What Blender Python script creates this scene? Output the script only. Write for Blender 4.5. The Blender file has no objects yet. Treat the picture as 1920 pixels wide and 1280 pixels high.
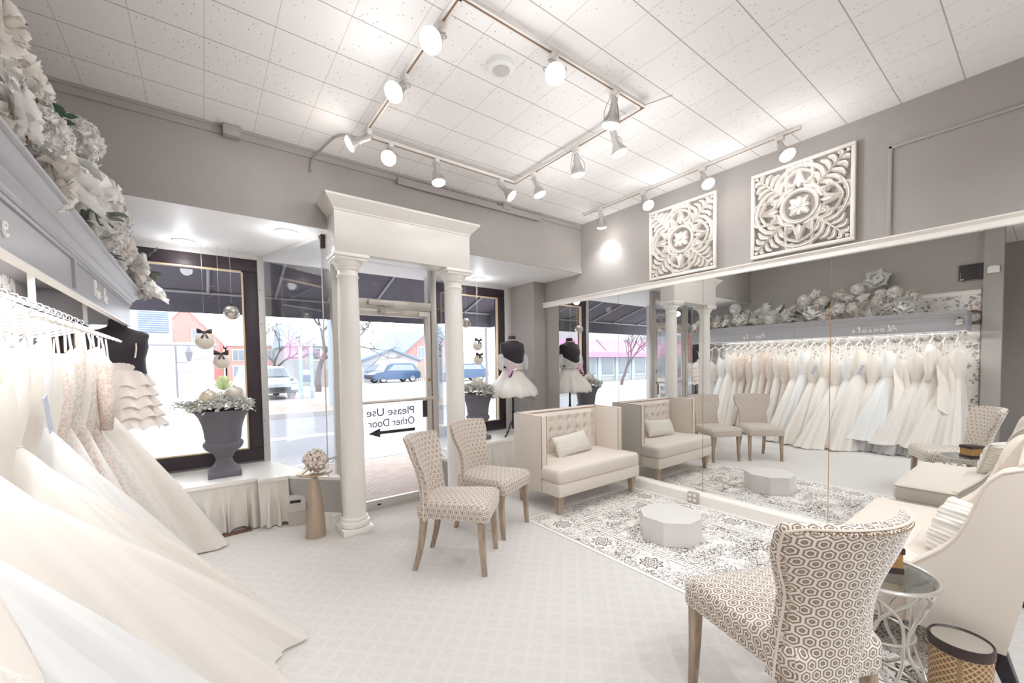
import bpy, bmesh, math, random
from math import sin, cos, pi, sqrt, atan2, radians as R
from mathutils import Vector as V, Matrix, noise
SC = bpy.context.scene
COL = SC.collection
# ------------------------------------------------------------------ materials
def lin(c):
    if isinstance(c, str):
        c = [int(c[i:i+2], 16) / 255 for i in (1, 3, 5)]
    return tuple((x / 12.92 if x <= .04045 else ((x + .055) / 1.055) ** 2.4) for x in c[:3]) + (1,)
class NT:
    def __init__(s, name):
        s.m = bpy.data.materials.new(name); s.m.use_nodes = True
        s.t = s.m.node_tree; s.b = s.t.nodes['Principled BSDF']; s.o = s.t.nodes['Material Output']
    def n(s, typ, **kw):
        x = s.t.nodes.new(typ)
        for k, v in kw.items():
            if k in x.inputs.keys(): s.put(x.inputs[k], v)
            else: setattr(x, k, v)
        return x
    def put(s, sock, v):
        if isinstance(v, bpy.types.NodeSocket): s.t.links.new(v, sock)
        else: sock.default_value = v
    def math(s, op, a, b=0.0, c=None):
        x = s.t.nodes.new('ShaderNodeMath'); x.operation = op
        s.put(x.inputs[0], a); s.put(x.inputs[1], b)
        if c is not None: s.put(x.inputs[2], c)
        return x.outputs[0]
    def mix(s, f, a, b, blend='MIX'):
        x = s.t.nodes.new('ShaderNodeMix'); x.data_type = 'RGBA'; x.blend_type = blend
        s.put(x.inputs['Factor'], f); s.put(x.inputs[6], a); s.put(x.inputs[7], b)
        return x.outputs[2]
    def set(s, **kw):
        for k, v in kw.items(): s.put(s.b.inputs[k.replace('_', ' ')], v)
    def coord(s, kind='Object', scale=(1, 1, 1), rot=(0, 0, 0), loc=(0, 0, 0)):
        tc = s.t.nodes.new('ShaderNodeTexCoord'); mp = s.t.nodes.new('ShaderNodeMapping')
        mp.inputs['Scale'].default_value = scale; mp.inputs['Rotation'].default_value = rot; mp.inputs['Location'].default_value = loc
        s.t.links.new(tc.outputs[kind], mp.inputs[0]); return mp.outputs[0]
    def noise(s, v, scale, detail=3, rough=.55):
        x = s.n('ShaderNodeTexNoise', Scale=scale, Detail=detail, Roughness=rough); s.put(x.inputs['Vector'], v); return x.outputs[0]
    def ramp(s, f, stops):
        x = s.t.nodes.new('ShaderNodeValToRGB'); e = x.color_ramp.elements
        while len(e) < len(stops): e.new(.5)
        for i, (p, c) in enumerate(stops): e[i].position = p; e[i].color = c if len(c) == 4 else lin(c)
        s.put(x.inputs[0], f); return x.outputs[0]
    def bump(s, h, strength=.3, dist=.01):
        x = s.n('ShaderNodeBump', Strength=strength, Distance=dist); s.put(x.inputs['Height'], h)
        s.t.links.new(x.outputs[0], s.b.inputs['Normal'])
BW = lambda v: (v, v, v, 1)
def plain(name, c, rough=.6, metal=0, var=0, vscale=8, bump=0, bscale=60, sheen=0, coat=0, emit=0):
    k = NT(name); c = lin(c); k.set(Base_Color=c, Roughness=rough, Metallic=metal)
    if sheen: k.set(Sheen_Weight=sheen, Sheen_Roughness=.4)
    if coat: k.set(Coat_Weight=coat, Coat_Roughness=.15)
    if var or bump: co = k.coord('Object')
    if var:
        f = k.noise(co, vscale, 4)
        k.set(Base_Color=k.mix(f, tuple(x * (1 - var) for x in c[:3]) + (1,), tuple(min(1, x * (1 + var)) for x in c[:3]) + (1,)))
    if bump: k.bump(k.noise(co, bscale, 3), bump, .004)
    if emit: k.set(Emission_Color=c, Emission_Strength=emit)
    return k.m
M = {}
M['taupe'] = plain('taupe_wall_paint', '#a39d99', .75, var=.03, bump=.08, bscale=140)
M['white'] = plain('white_trim_paint', '#f3efe9', .4)
M['soffitwhite'] = plain('white_soffit_paint', '#f2f1f0', .5, var=.01)
M['column'] = plain('portico_paint_lightened', '#f3f0eb', .35)  # same white paint as the lintel, lightened where lamp light is weak
M['lintel'] = plain('portico_paint_darkened', '#dedad5', .3)  # same white paint as the columns, darkened to offset strong lamp light
M['rack'] = plain('grey_cornice_paint', '#a9a8ab', .35, var=.04, vscale=14)
M['alum'] = plain('brushed_aluminium', '#cfcac4', .38, .75)
M['alumpaint'] = plain('pale_grey_metal_paint', '#d6d2cf', .4, .1)
M['trackwhite'] = plain('track_enamel', '#e9e5e0', .4)
M['lampgrey'] = plain('lamp_housing', '#c9c5c2', .4, .2)
M['wire'] = plain('grey_wire', '#b5b2b0', .4, .4)
M['slot'] = plain('copper_slot', '#8a6c5a', .5, .3)
M['chrome'] = plain('chrome', '#e8e8ea', .12, 1)
M['black'] = plain('black_velvet', '#2a232b', .75, sheen=.3, bump=.15, bscale=300)
M['ebony'] = plain('black_lacquer', '#252027', .35)
M['darkframe'] = plain('dark_window_frame', '#3a2e34', .4, var=.25, vscale=30)
M['gilt'] = plain('gilt_bead', '#dcc4a0', .4, .2)
M['vent'] = plain('dark_slot', '#1d1a1c', .6)
M['nickelw'] = plain('silver_leaf_metal', '#cfcac4', .3, .7)
M['wood'] = None
M['brass'] = plain('antique_brass', '#b08a62', .3, .9)
M['nickel'] = plain('nailhead_nickel', '#cbb8a4', .25, .9)
M['cream'] = plain('cream_linen', '#ddd3c9', .85, var=.05, vscale=120, bump=.25, bscale=700, sheen=.2)
M['cream2'] = plain('ivory_settee_fabric', '#e3d9ce', .85, var=.03, vscale=150, bump=.2, bscale=800, sheen=.2)
M['piping'] = plain('tan_piping', '#a58c78', .8)
M['pipew'] = plain('ivory_piping', '#e2d6c9', .8)
M['skirt'] = plain('cream_gathered_cloth', '#dcd6ce', .9, var=.04, vscale=40, bump=.1, bscale=500)
M['plinth'] = plain('pale_grey_lacquer', '#dedbd8', .25, coat=.3)
M['outlet'] = plain('grey_outlet_box', '#b9b2ac', .5)
M['porc'] = plain('outlet_white', '#efece8', .4)
M['urn'] = plain('charcoal_urn_stone', '#6e6c74', .75, var=.22, vscale=40, bump=.3, bscale=120)
M['gold'] = plain('brushed_champagne_gold', '#c0b09d', .32, .85, var=.08, vscale=5)
M['ribbon'] = plain('dark_ribbon', '#45353a', .5, sheen=.4)
M['pearl'] = plain('pearl_white_bauble', '#efe6d8', .3, .1, coat=.5)
M['silverball'] = plain('silver_bauble', '#d8d4ce', .18, .85, bump=.5, bscale=45)
M['glitter'] = plain('glitter_bauble', '#cfc6bb', .45, .5, var=.35, vscale=160, bump=.8, bscale=150)
M['champball'] = plain('champagne_bauble', '#d9cdb8', .3, .3)
M['leaf'] = plain('silk_leaf_green', '#6f7a68', .6, var=.3, vscale=20)
M['leafdk'] = plain('eucalyptus_dark', '#3e5a44', .6, var=.25, vscale=20)
M['frost'] = plain('frosted_foliage', '#b5b5ab', .7, var=.3, vscale=30)
M['frostw'] = plain('frosted_white_leaf', '#e3e3de', .7, var=.12, vscale=30)
M['berry'] = plain('tan_berry', '#b59f86', .6, var=.3, vscale=30)
M['stem'] = plain('brown_stem', '#7a5a42', .7)
M['tag'] = plain('pale_blue_tag', '#c3cadb', .5)
M['pinkcard'] = plain('pink_card', '#e6bcd6', .5)
M['grey'] = plain('grey_apron_paint', '#b3b0ad', .6)
M['box'] = plain('pale_grey_card', '#c4bdb6', .7)
M['register'] = plain('brown_register', '#6d4f3c', .5, var=.4, vscale=25)
M['lattice'] = plain('gold_lattice', '#b28a58', .45, .5, var=.35, vscale=60)
M['espresso'] = plain('espresso_wood', '#3b2b29', .4)
M['sticker'] = plain('black_vinyl', '#2b2630', .5)
M['script'] = plain('white_script_vinyl', '#f0eeea', .5)
M['screen'] = plain('dark_screen', '#1c1417', .25)
M['plastic'] = plain('white_plastic', '#ecebe8', .4)
M['cable'] = plain('grey_cable', '#9c948f', .6)
def emat(name, c, s):
    k = NT(name); k.set(Base_Color=lin(c), Emission_Color=lin(c), Emission_Strength=s); return k.m
M['bulb'] = emat('lit_bulb', '#fff6ea', 22)
M['downlight'] = emat('lit_downlight', '#fff6ea', 9)
M['strip'] = emat('lit_strip', '#fff6ee', 14)
def petal(name, c):
    k = NT(name); k.set(Base_Color=lin(c), Roughness=.7, Subsurface_Weight=.0)
    tr = k.n('ShaderNodeBsdfTranslucent', Color=lin(c)); mx = k.n('ShaderNodeMixShader', Fac=.35)
    k.t.links.new(k.b.outputs[0], mx.inputs[1]); k.t.links.new(tr.outputs[0], mx.inputs[2]); k.t.links.new(mx.outputs[0], k.o.inputs[0]); return k.m
M['petal'] = petal('white_silk_petal', '#fbf9f6')
M['petal2'] = petal('ivory_silk_petal', '#f7f2ec')
M['peach'] = petal('peach_silk_petal', '#fdf4ee')
M['petal3'] = petal('foam_rose_petal', '#f8f7f5')
# cloth for the gowns
def satin(name, c, rough, bscale=0, bstr=0, lace=0, lc=None, alpha=1.0):
    k = NT(name); c = lin(c); k.set(Base_Color=c, Roughness=rough, Sheen_Weight=.25, Sheen_Roughness=.5)
    co = k.coord('Object')
    if lace:
        v = k.n('ShaderNodeTexVoronoi', Scale=lace, feature='SMOOTH_F1'); k.put(v.inputs['Vector'], co)
        n2 = k.noise(co, lace * .6, 4, .7)
        f = k.math('MULTIPLY', k.math('GREATER_THAN', k.math('ADD', v.outputs[0], n2), .92), 1.0)
        k.set(Base_Color=k.mix(f, c, lin(lc))); k.bump(f, .35, .004)
    elif bstr: k.bump(k.noise(co, bscale, 4), bstr, .01)
    tr = k.n('ShaderNodeBsdfTranslucent', Color=c); mx = k.n('ShaderNodeMixShader', Fac=.25)
    k.t.links.new(k.b.outputs[0], mx.inputs[1]); k.t.links.new(tr.outputs[0], mx.inputs[2]); out = mx.outputs[0]
    if alpha < 1:
        tp = k.n('ShaderNodeBsdfTransparent'); m2 = k.n('ShaderNodeMixShader', Fac=alpha)
        k.t.links.new(tp.outputs[0], m2.inputs[1]); k.t.links.new(out, m2.inputs[2]); out = m2.outputs[0]
    k.t.links.new(out, k.o.inputs[0]); return k.m
M['ivory'] = satin('ivory_satin', '#f9f5ef', .42, 30, .12)
M['mikado'] = satin('warm_ivory_satin', '#f7f1ea', .38, 18, .12)
M['snow'] = satin('white_crepe', '#fafaf9', .6, 200, .15)
M['lacew'] = satin('white_lace', '#eee8e1', .7, lace=75, lc='#f7f4f0')
M['blush'] = satin('blush_lace', '#e3d2c6', .7, lace=80, lc='#f4ece5')
M['champ'] = satin('champagne_lace', '#ddd2c5', .7, lace=85, lc='#f3ede6')
M['ruched'] = satin('ruched_ivory_taffeta', '#f6f0e8', .45, 22, .9)
M['tulle'] = satin('white_tulle', '#f3f3f4', .8, alpha=.5)
M['under'] = satin('grey_white_underskirt', '#dcdbdc', .8, 25, .4)
M['peachruff'] = satin('peach_organza', '#f6ede6', .7, 40, .3)
# wood
k = NT('weathered_oak'); co = k.coord('Object', (14, 14, 2)); f = k.noise(co, 4, 5, .6)
k.set(Base_Color=k.ramp(f, [(.3, '#8a7766'), (.55, '#ab9885'), (.75, '#bfae9c')]), Roughness=.55); k.bump(f, .2, .003); M['wood'] = k.m
# hexagon link upholstery: true hexagon tiling on a metre UV map
def hexmat(name, cell, dark, lightc, mid):
    k = NT(name); uv = k.n('ShaderNodeUVMap'); sp = k.n('ShaderNodeSeparateXYZ'); k.put(sp.inputs[0], uv.outputs[0])
    u = k.math('DIVIDE', sp.outputs[0], cell); v = k.math('DIVIDE', sp.outputs[1], cell)
    S3 = sqrt(3)
    def cellpos(ou, ov):
        a = k.math('SUBTRACT', k.math('FLOORED_MODULO', k.math('ADD', u, ou), 1.0), .5)
        b = k.math('SUBTRACT', k.math('FLOORED_MODULO', k.math('ADD', v, ov), S3), S3 / 2)
        return a, b, k.math('ADD', k.math('MULTIPLY', a, a), k.math('MULTIPLY', b, b))
    a1, b1, d1 = cellpos(0, 0); a2, b2, d2 = cellpos(.5, S3 / 2)
    w = k.math('LESS_THAN', d1, d2)
    def sel(x, y): return k.math('ADD', k.math('MULTIPLY', w, x), k.math('MULTIPLY', k.math('SUBTRACT', 1.0, w), y))
    ax = k.math('ABSOLUTE', sel(a1, a2)); ay = k.math('ABSOLUTE', sel(b1, b2))
    d = k.math('MAXIMUM', ax, k.math('ADD', k.math('MULTIPLY', ax, .5), k.math('MULTIPLY', ay, S3 / 2)))
    col = k.n('ShaderNodeValToRGB'); col.color_ramp.interpolation = 'LINEAR'
    e = col.color_ramp.elements
    stops = [(0, mid), (.07, mid), (.10, dark), (.17, dark), (.20, lightc), (.285, lightc), (.315, dark), (.40, dark), (.43, lightc), (.5, lightc)]
    while len(e) < len(stops): e.new(.5)
    for i, (p, c) in enumerate(stops): e[i].position = p; e[i].color = lin(c)
    k.put(col.inputs[0], d)
    k.set(Base_Color=col.outputs[0], Roughness=.75, Sheen_Weight=.35, Sheen_Roughness=.35)
    h = k.n('ShaderNodeRGBToBW'); k.put(h.inputs[0], col.outputs[0]); k.bump(h.outputs[0], .25, .002)
    return k.m
M['hex'] = hexmat('hexagon_link_velvet', .041, '#8b7867', '#e6ded6', '#a3907e')
# knitted cushions
def knit(name, c, su, sv):
    k = NT(name); co = k.coord('UV', (su, sv, 1)); w = k.n('ShaderNodeTexWave', bands_direction='Y', Scale=1.0, Distortion=6.0, Detail=2.0); k.put(w.inputs['Vector'], co)
    k.set(Base_Color=k.mix(w.outputs[1], tuple(x * .82 for x in lin(c)[:3]) + (1,), lin(c)), Roughness=.9); k.bump(w.outputs[1], .5, .010); return k.m
M['knit'] = knit('chunky_knit', '#f1ebe2', 30, 26)
M['knit2'] = knit('ruffled_cable_knit', '#f3eee6', 1.2, 14)
# ceiling tiles
k = NT('acoustic_ceiling_tile'); co = k.coord('Object', loc=(.085, .07, 0))
sp = k.n('ShaderNodeSeparateXYZ'); k.put(sp.inputs[0], co)
def line(x, per, wd):
    m = k.math('ABSOLUTE', k.math('SUBTRACT', k.math('FLOORED_MODULO', x, per), per / 2)); return k.math('LESS_THAN', m, wd)
ly = line(sp.outputs[1], .2985, .0032); lx = line(sp.outputs[0], .2985, .0022)
seam = k.math('MAXIMUM', ly, k.math('MULTIPLY', lx, .5))
spk = k.n('ShaderNodeTexVoronoi', Scale=36.0, feature='F1'); k.put(spk.inputs['Vector'], k.coord('Object', (1.6, .55, 1)))
nz = k.noise(co, 2.2, 2); fis = k.math('MULTIPLY', k.math('LESS_THAN', spk.outputs[0], .125), k.math('GREATER_THAN', nz, .46))
base = k.mix(k.noise(co, 1.3, 3), lin('#ece8e6'), lin('#f2efed'))
k.set(Base_Color=k.mix(fis, k.mix(seam, base, lin('#b4ada8')), lin('#a9a19b')), Roughness=.9)
k.bump(k.math('SUBTRACT', 1.0, k.math('MAXIMUM', seam, fis)), .3, .004); M['ceil'] = k.m
# carpet: cream with a small trellis in relief
k = NT('cream_trellis_carpet'); co = k.coord('Object', (1, 1, 1), (0, 0, R(45)))
sp = k.n('ShaderNodeSeparateXYZ'); k.put(sp.inputs[0], co)
wob = k.math('MULTIPLY', k.math('SUBTRACT', k.noise(co, 18, 2), .5), .02)
la = line(k.math('ADD', sp.outputs[0], wob), .085, .012); lb = line(k.math('ADD', sp.outputs[1], wob), .085, .012)
tre = k.math('MAXIMUM', la, lb); pile = k.noise(co, 260, 3, .7); pile2 = k.noise(co, 60, 3, .7)
k.set(Base_Color=k.mix(pile2, k.mix(tre, lin('#d6d1cc'), lin('#dfdad5')), lin('#efebe7')), Roughness=.95, Sheen_Weight=.3)
k.bump(k.math('ADD', k.math('MULTIPLY', pile, .8), k.math('ADD', k.math('MULTIPLY', tre, .9), k.math('MULTIPLY', pile2, .8))), .72, .0125); M['carpet'] = k.m
# floral wallpaper
k = NT('grey_floral_wallpaper'); co = k.coord('Object', (1, 1, 1)); n1 = k.noise(co, 9, 5, .65); v = k.n('ShaderNodeTexVoronoi', Scale=24.0, feature='F1'); k.put(v.inputs['Vector'], co)
f = k.math('MULTIPLY', k.math('GREATER_THAN', n1, .50), k.math('LESS_THAN', v.outputs[0], .52))
k.set(Base_Color=k.mix(f, lin('#ece8e4'), k.mix(k.noise(co, 5, 2), lin('#8f8780'), lin('#b7b1ab'))), Roughness=.8); M['wallpaper'] = k.m
# vintage rug on a metre UV map (u across 0-1.62, v along 0-2.9)
RW, RL = 1.52, 2.62
k = NT('distressed_vintage_rug'); uv = k.n('ShaderNodeUVMap'); co = uv.outputs[0]
sp = k.n('ShaderNodeSeparateXYZ'); k.put(sp.inputs[0], co); U, W_ = sp.outputs[0], sp.outputs[1]
ed = k.math('MINIMUM', k.math('MINIMUM', U, k.math('SUBTRACT', RW, U)), k.math('MINIMUM', W_, k.math('SUBTRACT', RL, W_)))
def band(x, a, b): return k.math('MULTIPLY', k.math('GREATER_THAN', x, a), k.math('LESS_THAN', x, b))
dist = k.noise(co, 5, 5, .7); fine = k.noise(co, 75, 4, .75)
vor = k.n('ShaderNodeTexVoronoi', Scale=30.0, feature='DISTANCE_TO_EDGE'); k.put(vor.inputs['Vector'], co)
scroll = k.n('ShaderNodeTexWave', Scale=11.0, Distortion=16.0, Detail=3.0, wave_type='RINGS'); scroll.inputs['Detail Scale'].default_value = 2.5; k.put(scroll.inputs['Vector'], co)
mot = k.math('MAXIMUM', k.math('LESS_THAN', vor.outputs[0], .06), k.math('GREATER_THAN', scroll.outputs[1], .80))
# medallion rosettes along the border band
def rosette(per, off):
    a = k.math('SUBTRACT', k.math('FLOORED_MODULO', k.math('ADD', W_, off), per), per / 2)
    b = k.math('SUBTRACT', k.math('MINIMUM', U, k.math('SUBTRACT', RW, U)), .17)
    r = k.math('SQRT', k.math('ADD', k.math('MULTIPLY', a, a), k.math('MULTIPLY', b, b)))
    an = k.math('ARCTAN2', b, a); r2 = k.math('ADD', r, k.math('MULTIPLY', k.math('SINE', k.math('MULTIPLY', an, 8.0)), .011))
    return k.math('MULTIPLY', k.math('LESS_THAN', r2, .085), k.math('GREATER_THAN', k.math('SINE', k.math('MULTIPLY', r2, 210.0)), -.15)), k.math('LESS_THAN', r, .1)
ros, rosin = rosette(.44, .1)
border = band(ed, .04, .30); dots = k.math('MULTIPLY', k.math('GREATER_THAN', k.math('SINE', k.math('MULTIPLY', k.math('ADD', U, W_), 190.0)), .1), band(ed, .325, .345))
lines = k.math('MAXIMUM', k.math('MAXIMUM', band(ed, .028, .036), band(ed, .30, .308)), k.math('MAXIMUM', band(ed, .36, .368), dots))
# cross lines that frame the inner panels
cx_ = k.math('MAXIMUM', band(W_, .72, .732), k.math('MAXIMUM', band(W_, .46, .47), band(W_, 1.9, 1.91)))
field = k.math('GREATER_THAN', ed, .37)
keep = k.math('GREATER_THAN', k.math('ADD', k.math('MULTIPLY', dist, .75), k.math('MULTIPLY', fine, .6)), .655)
keep2 = k.math('GREATER_THAN', k.math('ADD', k.math('MULTIPLY', dist, .55), k.math('MULTIPLY', fine, .8)), .67)
borderm = k.math('MAXIMUM', ros, k.math('MULTIPLY', k.math('SUBTRACT', 1.0, rosin), k.math('MULTIPLY', mot, keep2)))
m = k.math('MAXIMUM', k.math('MULTIPLY', border, k.math('MULTIPLY', borderm, k.math('GREATER_THAN', fine, .42))), k.math('MULTIPLY', field, k.math('MULTIPLY', mot, keep)))
m = k.math('MAXIMUM', m, k.math('MULTIPLY', k.math('MAXIMUM', lines, k.math('MULTIPLY', cx_, field)), k.math('GREATER_THAN', fine, .45)))
dk = k.mix(k.noise(co, 3, 2), lin('#4b4440'), lin('#7d7068'))
k.set(Base_Color=k.mix(m, k.mix(dist, lin('#e9e4de'), lin('#f4f1ed')), dk), Roughness=.95); k.bump(fine, .3, .004); M['rug'] = k.m
# mirror and glass
k = NT('mirror_silver'); k.set(Base_Color=(.86, .87, .86, 1), Metallic=1.0, Roughness=0.0); M['mirror'] = k.m
def glass(name, tint, ior=1.45):
    k = NT(name); k.t.nodes.remove(k.b)
    tp = k.n('ShaderNodeBsdfTransparent', Color=tint); gl = k.n('ShaderNodeBsdfGlossy', Roughness=0.0); fr = k.n('ShaderNodeFresnel', IOR=ior)
    mx = k.n('ShaderNodeMixShader'); k.put(mx.inputs[0], k.math('MULTIPLY', fr.outputs[0], .5)); k.t.links.new(tp.outputs[0], mx.inputs[1]); k.t.links.new(gl.outputs[0], mx.inputs[2])
    k.t.links.new(mx.outputs[0], k.o.inputs[0]); return k.m
M['glass'] = glass('clear_window_glass', (.96, .97, .97, 1))
M['clearball'] = glass('clear_bauble', (.9, .9, .9, 1), 2.2)
M['tableglass'] = glass('grey_table_glass', (.86, .89, .89, 1), 1.8)
# ------------------------------------------------------------------ mesh builder
class MB:
    def __init__(s): s.v = []; s.f = []; s.uv = None
    def add(s, vs, fs):
        o = len(s.v); s.v += [tuple(p) for p in vs]; s.f += [tuple(i + o for i in f) for f in fs]; return s
    def box(s, x0, x1, y0, y1, z0, z1):
        return s.add([(x0, y0, z0), (x1, y0, z0), (x1, y1, z0), (x0, y1, z0), (x0, y0, z1), (x1, y0, z1), (x1, y1, z1), (x0, y1, z1)],
                     [(3, 2, 1, 0), (4, 5, 6, 7), (0, 1, 5, 4), (1, 2, 6, 5), (2, 3, 7, 6), (3, 0, 4, 7)])
    def rbox(s, x0, x1, y0, y1, z0, z1, r=.01, seg=2):
        bm = bmesh.new(); bmesh.ops.create_cube(bm, size=1)
        for v in bm.verts: v.co = ((x0 + x1) / 2 + v.co.x * (x1 - x0), (y0 + y1) / 2 + v.co.y * (y1 - y0), (z0 + z1) / 2 + v.co.z * (z1 - z0))
        bmesh.ops.bevel(bm, geom=list(bm.edges), offset=min(r, .49 * min(x1 - x0, y1 - y0, z1 - z0)), segments=seg, profile=.5, affect='EDGES')
        return s._bm(bm)
    def _bm(s, bm):
        bm.verts.index_update(); s.add([v.co[:] for v in bm.verts], [[v.index for v in f.verts] for f in bm.faces]); bm.free(); return s
    def loft(s, rings, cap=True, closed=True):
        n = len(rings[0]); vs = [p for r in rings for p in r]; fs = []
        for i in range(len(rings) - 1):
            for j in range(n if closed else n - 1):
                a = i * n + j; b = i * n + (j + 1) % n; fs.append((a, b, b + n, a + n))
        if cap: fs.append(tuple(range(n - 1, -1, -1))); fs.append(tuple(range((len(rings) - 1) * n, len(rings) * n)))
        return s.add(vs, fs)
    def lathe(s, prof, n=32, c=(0, 0, 0), cap=True):
        return s.loft([[(c[0] + r * cos(2 * pi * j / n), c[1] + r * sin(2 * pi * j / n), c[2] + z) for j in range(n)] for r, z in prof], cap)
    def prism(s, poly, z0, z1):
        return s.loft([[(x, y, z0) for x, y in poly], [(x, y, z1) for x, y in poly]])
    def tube(s, pts, r=.005, n=8, closed=False, cap=True):
        pts = [V(p) for p in pts]; N = len(pts); rings = []; up = None
        for i, p in enumerate(pts):
            a = pts[(i - 1) % N] if closed or i else pts[0]; b = pts[(i + 1) % N] if closed or i < N - 1 else pts[-1]
            t = (b - a); t = t.normalized() if t.length > 1e-9 else V((0, 0, 1))
            if up is None: up = t.orthogonal().normalized()
            up = (up - t * up.dot(t)); up = up.normalized() if up.length > 1e-6 else t.orthogonal().normalized()
            w = t.cross(up); rr = r[i] if isinstance(r, (list, tuple)) else r
            rings.append([p + (up * cos(2 * pi * j / n) + w * sin(2 * pi * j / n)) * rr for j in range(n)])
        if closed: rings.append(rings[0])
        return s.loft(rings, cap and not closed)
    def ball(s, c, r, nu=20, nv=12):
        r = (r, r, r) if not isinstance(r, (tuple, list)) else r
        return s.lathe([(max(1e-4, sin(pi * i / nv)), -cos(pi * i / nv)) for i in range(nv + 1)], nu, (0, 0, 0), False)._last(nu * (nv + 1), c, r)
    def _last(s, n, c, r):
        for i in range(len(s.v) - n, len(s.v)):
            x, y, z = s.v[i]; s.v[i] = (c[0] + x * r[0], c[1] + y * r[1], c[2] + z * r[2])
        return s
    def grid(s, fn, nu, nv, wrap=False):
        vs = [fn(i / nu, j / nv) for j in range(nv + 1) for i in range(nu + 1)]
        return s.add(vs, [(j * (nu + 1) + i, j * (nu + 1) + i + 1, (j + 1) * (nu + 1) + i + 1, (j + 1) * (nu + 1) + i) for j in range(nv) for i in range(nu)])
    def xf(s, mat, start=0):
        for i in range(start, len(s.v)): s.v[i] = tuple(mat @ V(s.v[i]))
        return s
    def build(s, name, mat, parent=None, smooth=True, ang=40, uv=None, weld=False):
        me = bpy.data.meshes.new(name); me.from_pydata(s.v, [], s.f); me.update()
        if weld:
            bm = bmesh.new(); bm.from_mesh(me); bmesh.ops.remove_doubles(bm, verts=bm.verts, dist=1e-5); bmesh.ops.recalc_face_normals(bm, faces=bm.faces); bm.to_mesh(me); bm.free()
        if smooth:
            me.polygons.foreach_set('use_smooth', [True] * len(me.polygons))
            me.set_sharp_from_angle(angle=R(ang))
        if uv:
            ul = me.uv_layers.new(name='UVMap')
            for p in me.polygons:
                nx, ny, nz = (abs(q) for q in p.normal)
                for li in p.loop_indices:
                    q = me.vertices[me.loops[li].vertex_index].co
                    if callable(uv): ul.data[li].uv = uv(q)
                    elif nz >= nx and nz >= ny: ul.data[li].uv = (q.x, q.y)
                    elif nx >= ny: ul.data[li].uv = (q.y, q.z)
                    else: ul.data[li].uv = (q.x, q.z)
        me.materials.append(mat)
        o = bpy.data.objects.new(name, me); COL.objects.link(o)
        if parent: o.parent = parent
        return o
def tag(o, label, cat, group=None):
    o['label'] = label; o['category'] = cat
    if group: o['group'] = group
    elif 'group' in o: del o['group']
    return o
def struct(o): o['kind'] = 'structure'; return o
def thing(name, label, cat, loc=(0, 0, 0), rz=0, group=None):
    o = bpy.data.objects.new(name, None); COL.objects.link(o); o.location = loc; o.rotation_euler = (0, 0, rz); o.empty_display_size = .1
    return tag(o, label, cat, group)
def copy_tree(o, parent=None):
    c = o.copy(); COL.objects.link(c)
    if parent: c.parent = parent
    for ch in list(o.children): copy_tree(ch, c)
    return c
def arc(c, r, a0, a1, n, ax='xy'):
    out = []
    for i in range(n + 1):
        a = a0 + (a1 - a0) * i / n; x, y = r * cos(a), r * sin(a)
        out.append((c[0] + x, c[1] + y, c[2]) if ax == 'xy' else ((c[0] + x, c[1], c[2] + y) if ax == 'xz' else (c[0], c[1] + x, c[2] + y)))
    return out
def spline(pts, n=8):
    P = [V(p) for p in pts]; P = [P[0] * 2 - P[1]] + P + [P[-1] * 2 - P[-2]]; out = []
    for i in range(1, len(P) - 2):
        for j in range(n):
            t = j / n; a, b, c, d = P[i-1:i+3]
            out.append(.5 * ((2 * b) + (c - a) * t + (2 * a - 5 * b + 4 * c - d) * t * t + (3 * b - a - 3 * c + d) * t ** 3))
    out.append(P[-2]); return out
def rrect(hx, hy, r, n=6, cx=0, cy=0):
    out = []
    for sx, sy, a0 in ((1, 1, 0), (-1, 1, 90), (-1, -1, 180), (1, -1, 270)):
        for i in range(n + 1):
            a = R(a0 + 90 * i / n); out.append((cx + sx * (hx - r) + r * cos(a), cy + sy * (hy - r) + r * sin(a)))
    return out
def sm(t): t = max(0, min(1, t)); return t * t * (3 - 2 * t)
# ------------------------------------------------------------------ the room shell
XL, XR, YB, YF, ZC, ZS = -1.0, 3.92, -3.6, 3.69, 3.163, 2.545
struct(MB().box(-2.2, XR + .1, YB, 3.95, -.06, 0).prism([(-1.1, 3.95), (.90, 3.95), (.86, 3.95), (.555, 5.06), (-1.1, 5.06)], -.06, 0).prism([(2.05, 3.95), (XR + .1, 3.95), (XR + .1, 5.06), (2.355, 5.06)], -.06, 0).build('floor', M['carpet'], smooth=False))
struct(MB().box(-2.2, XR + .1, YB, 3.80, ZC, ZC + .08).build('ceiling', M['ceil'], smooth=False))
struct(MB().box(XR, XR + .1, YB, 5.05, -.06, ZC + .08).build('wall_right', M['taupe'], smooth=False))
struct(MB().box(XL - .1, XL, .62, 5.05, -.06, ZC + .08).build('wall_left', M['taupe'], smooth=False))
struct(MB().box(XL - .1, XL + .07, .44, .62, 0, ZC).build('wall_left_pier', M['taupe'], smooth=False))
struct(MB().box(-2.3, -2.2, YB, .62, -.06, ZC + .08).box(-2.2, XL - .1, .62, .72, 0, ZC).build('wall_left_alcove', M['taupe'], smooth=False))
struct(MB().box(-2.3, XR + .1, YB - .1, YB, -.06, ZC + .08).build('wall_back', M['taupe'], smooth=False))
struct(MB().box(XL, XR, YF, YF + .1, ZS + .003, ZC).build('wall_front_soffit', M['taupe'], smooth=False))
struct(MB().box(XL - .1, XR + .1, YF - .0, 5.15, ZS, ZS + .06).build('ceiling_soffit', M['soffitwhite'], smooth=False))
struct(MB().box(-6, 8, 5.06, 5.16, ZS + .06, 4.6).build('wall_facade', M['taupe'], smooth=False))
struct(MB().box(3.72, XR, 4.40, 5.06, 0, ZS).build('wall_right_pier', M['taupe'], smooth=False))
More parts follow.
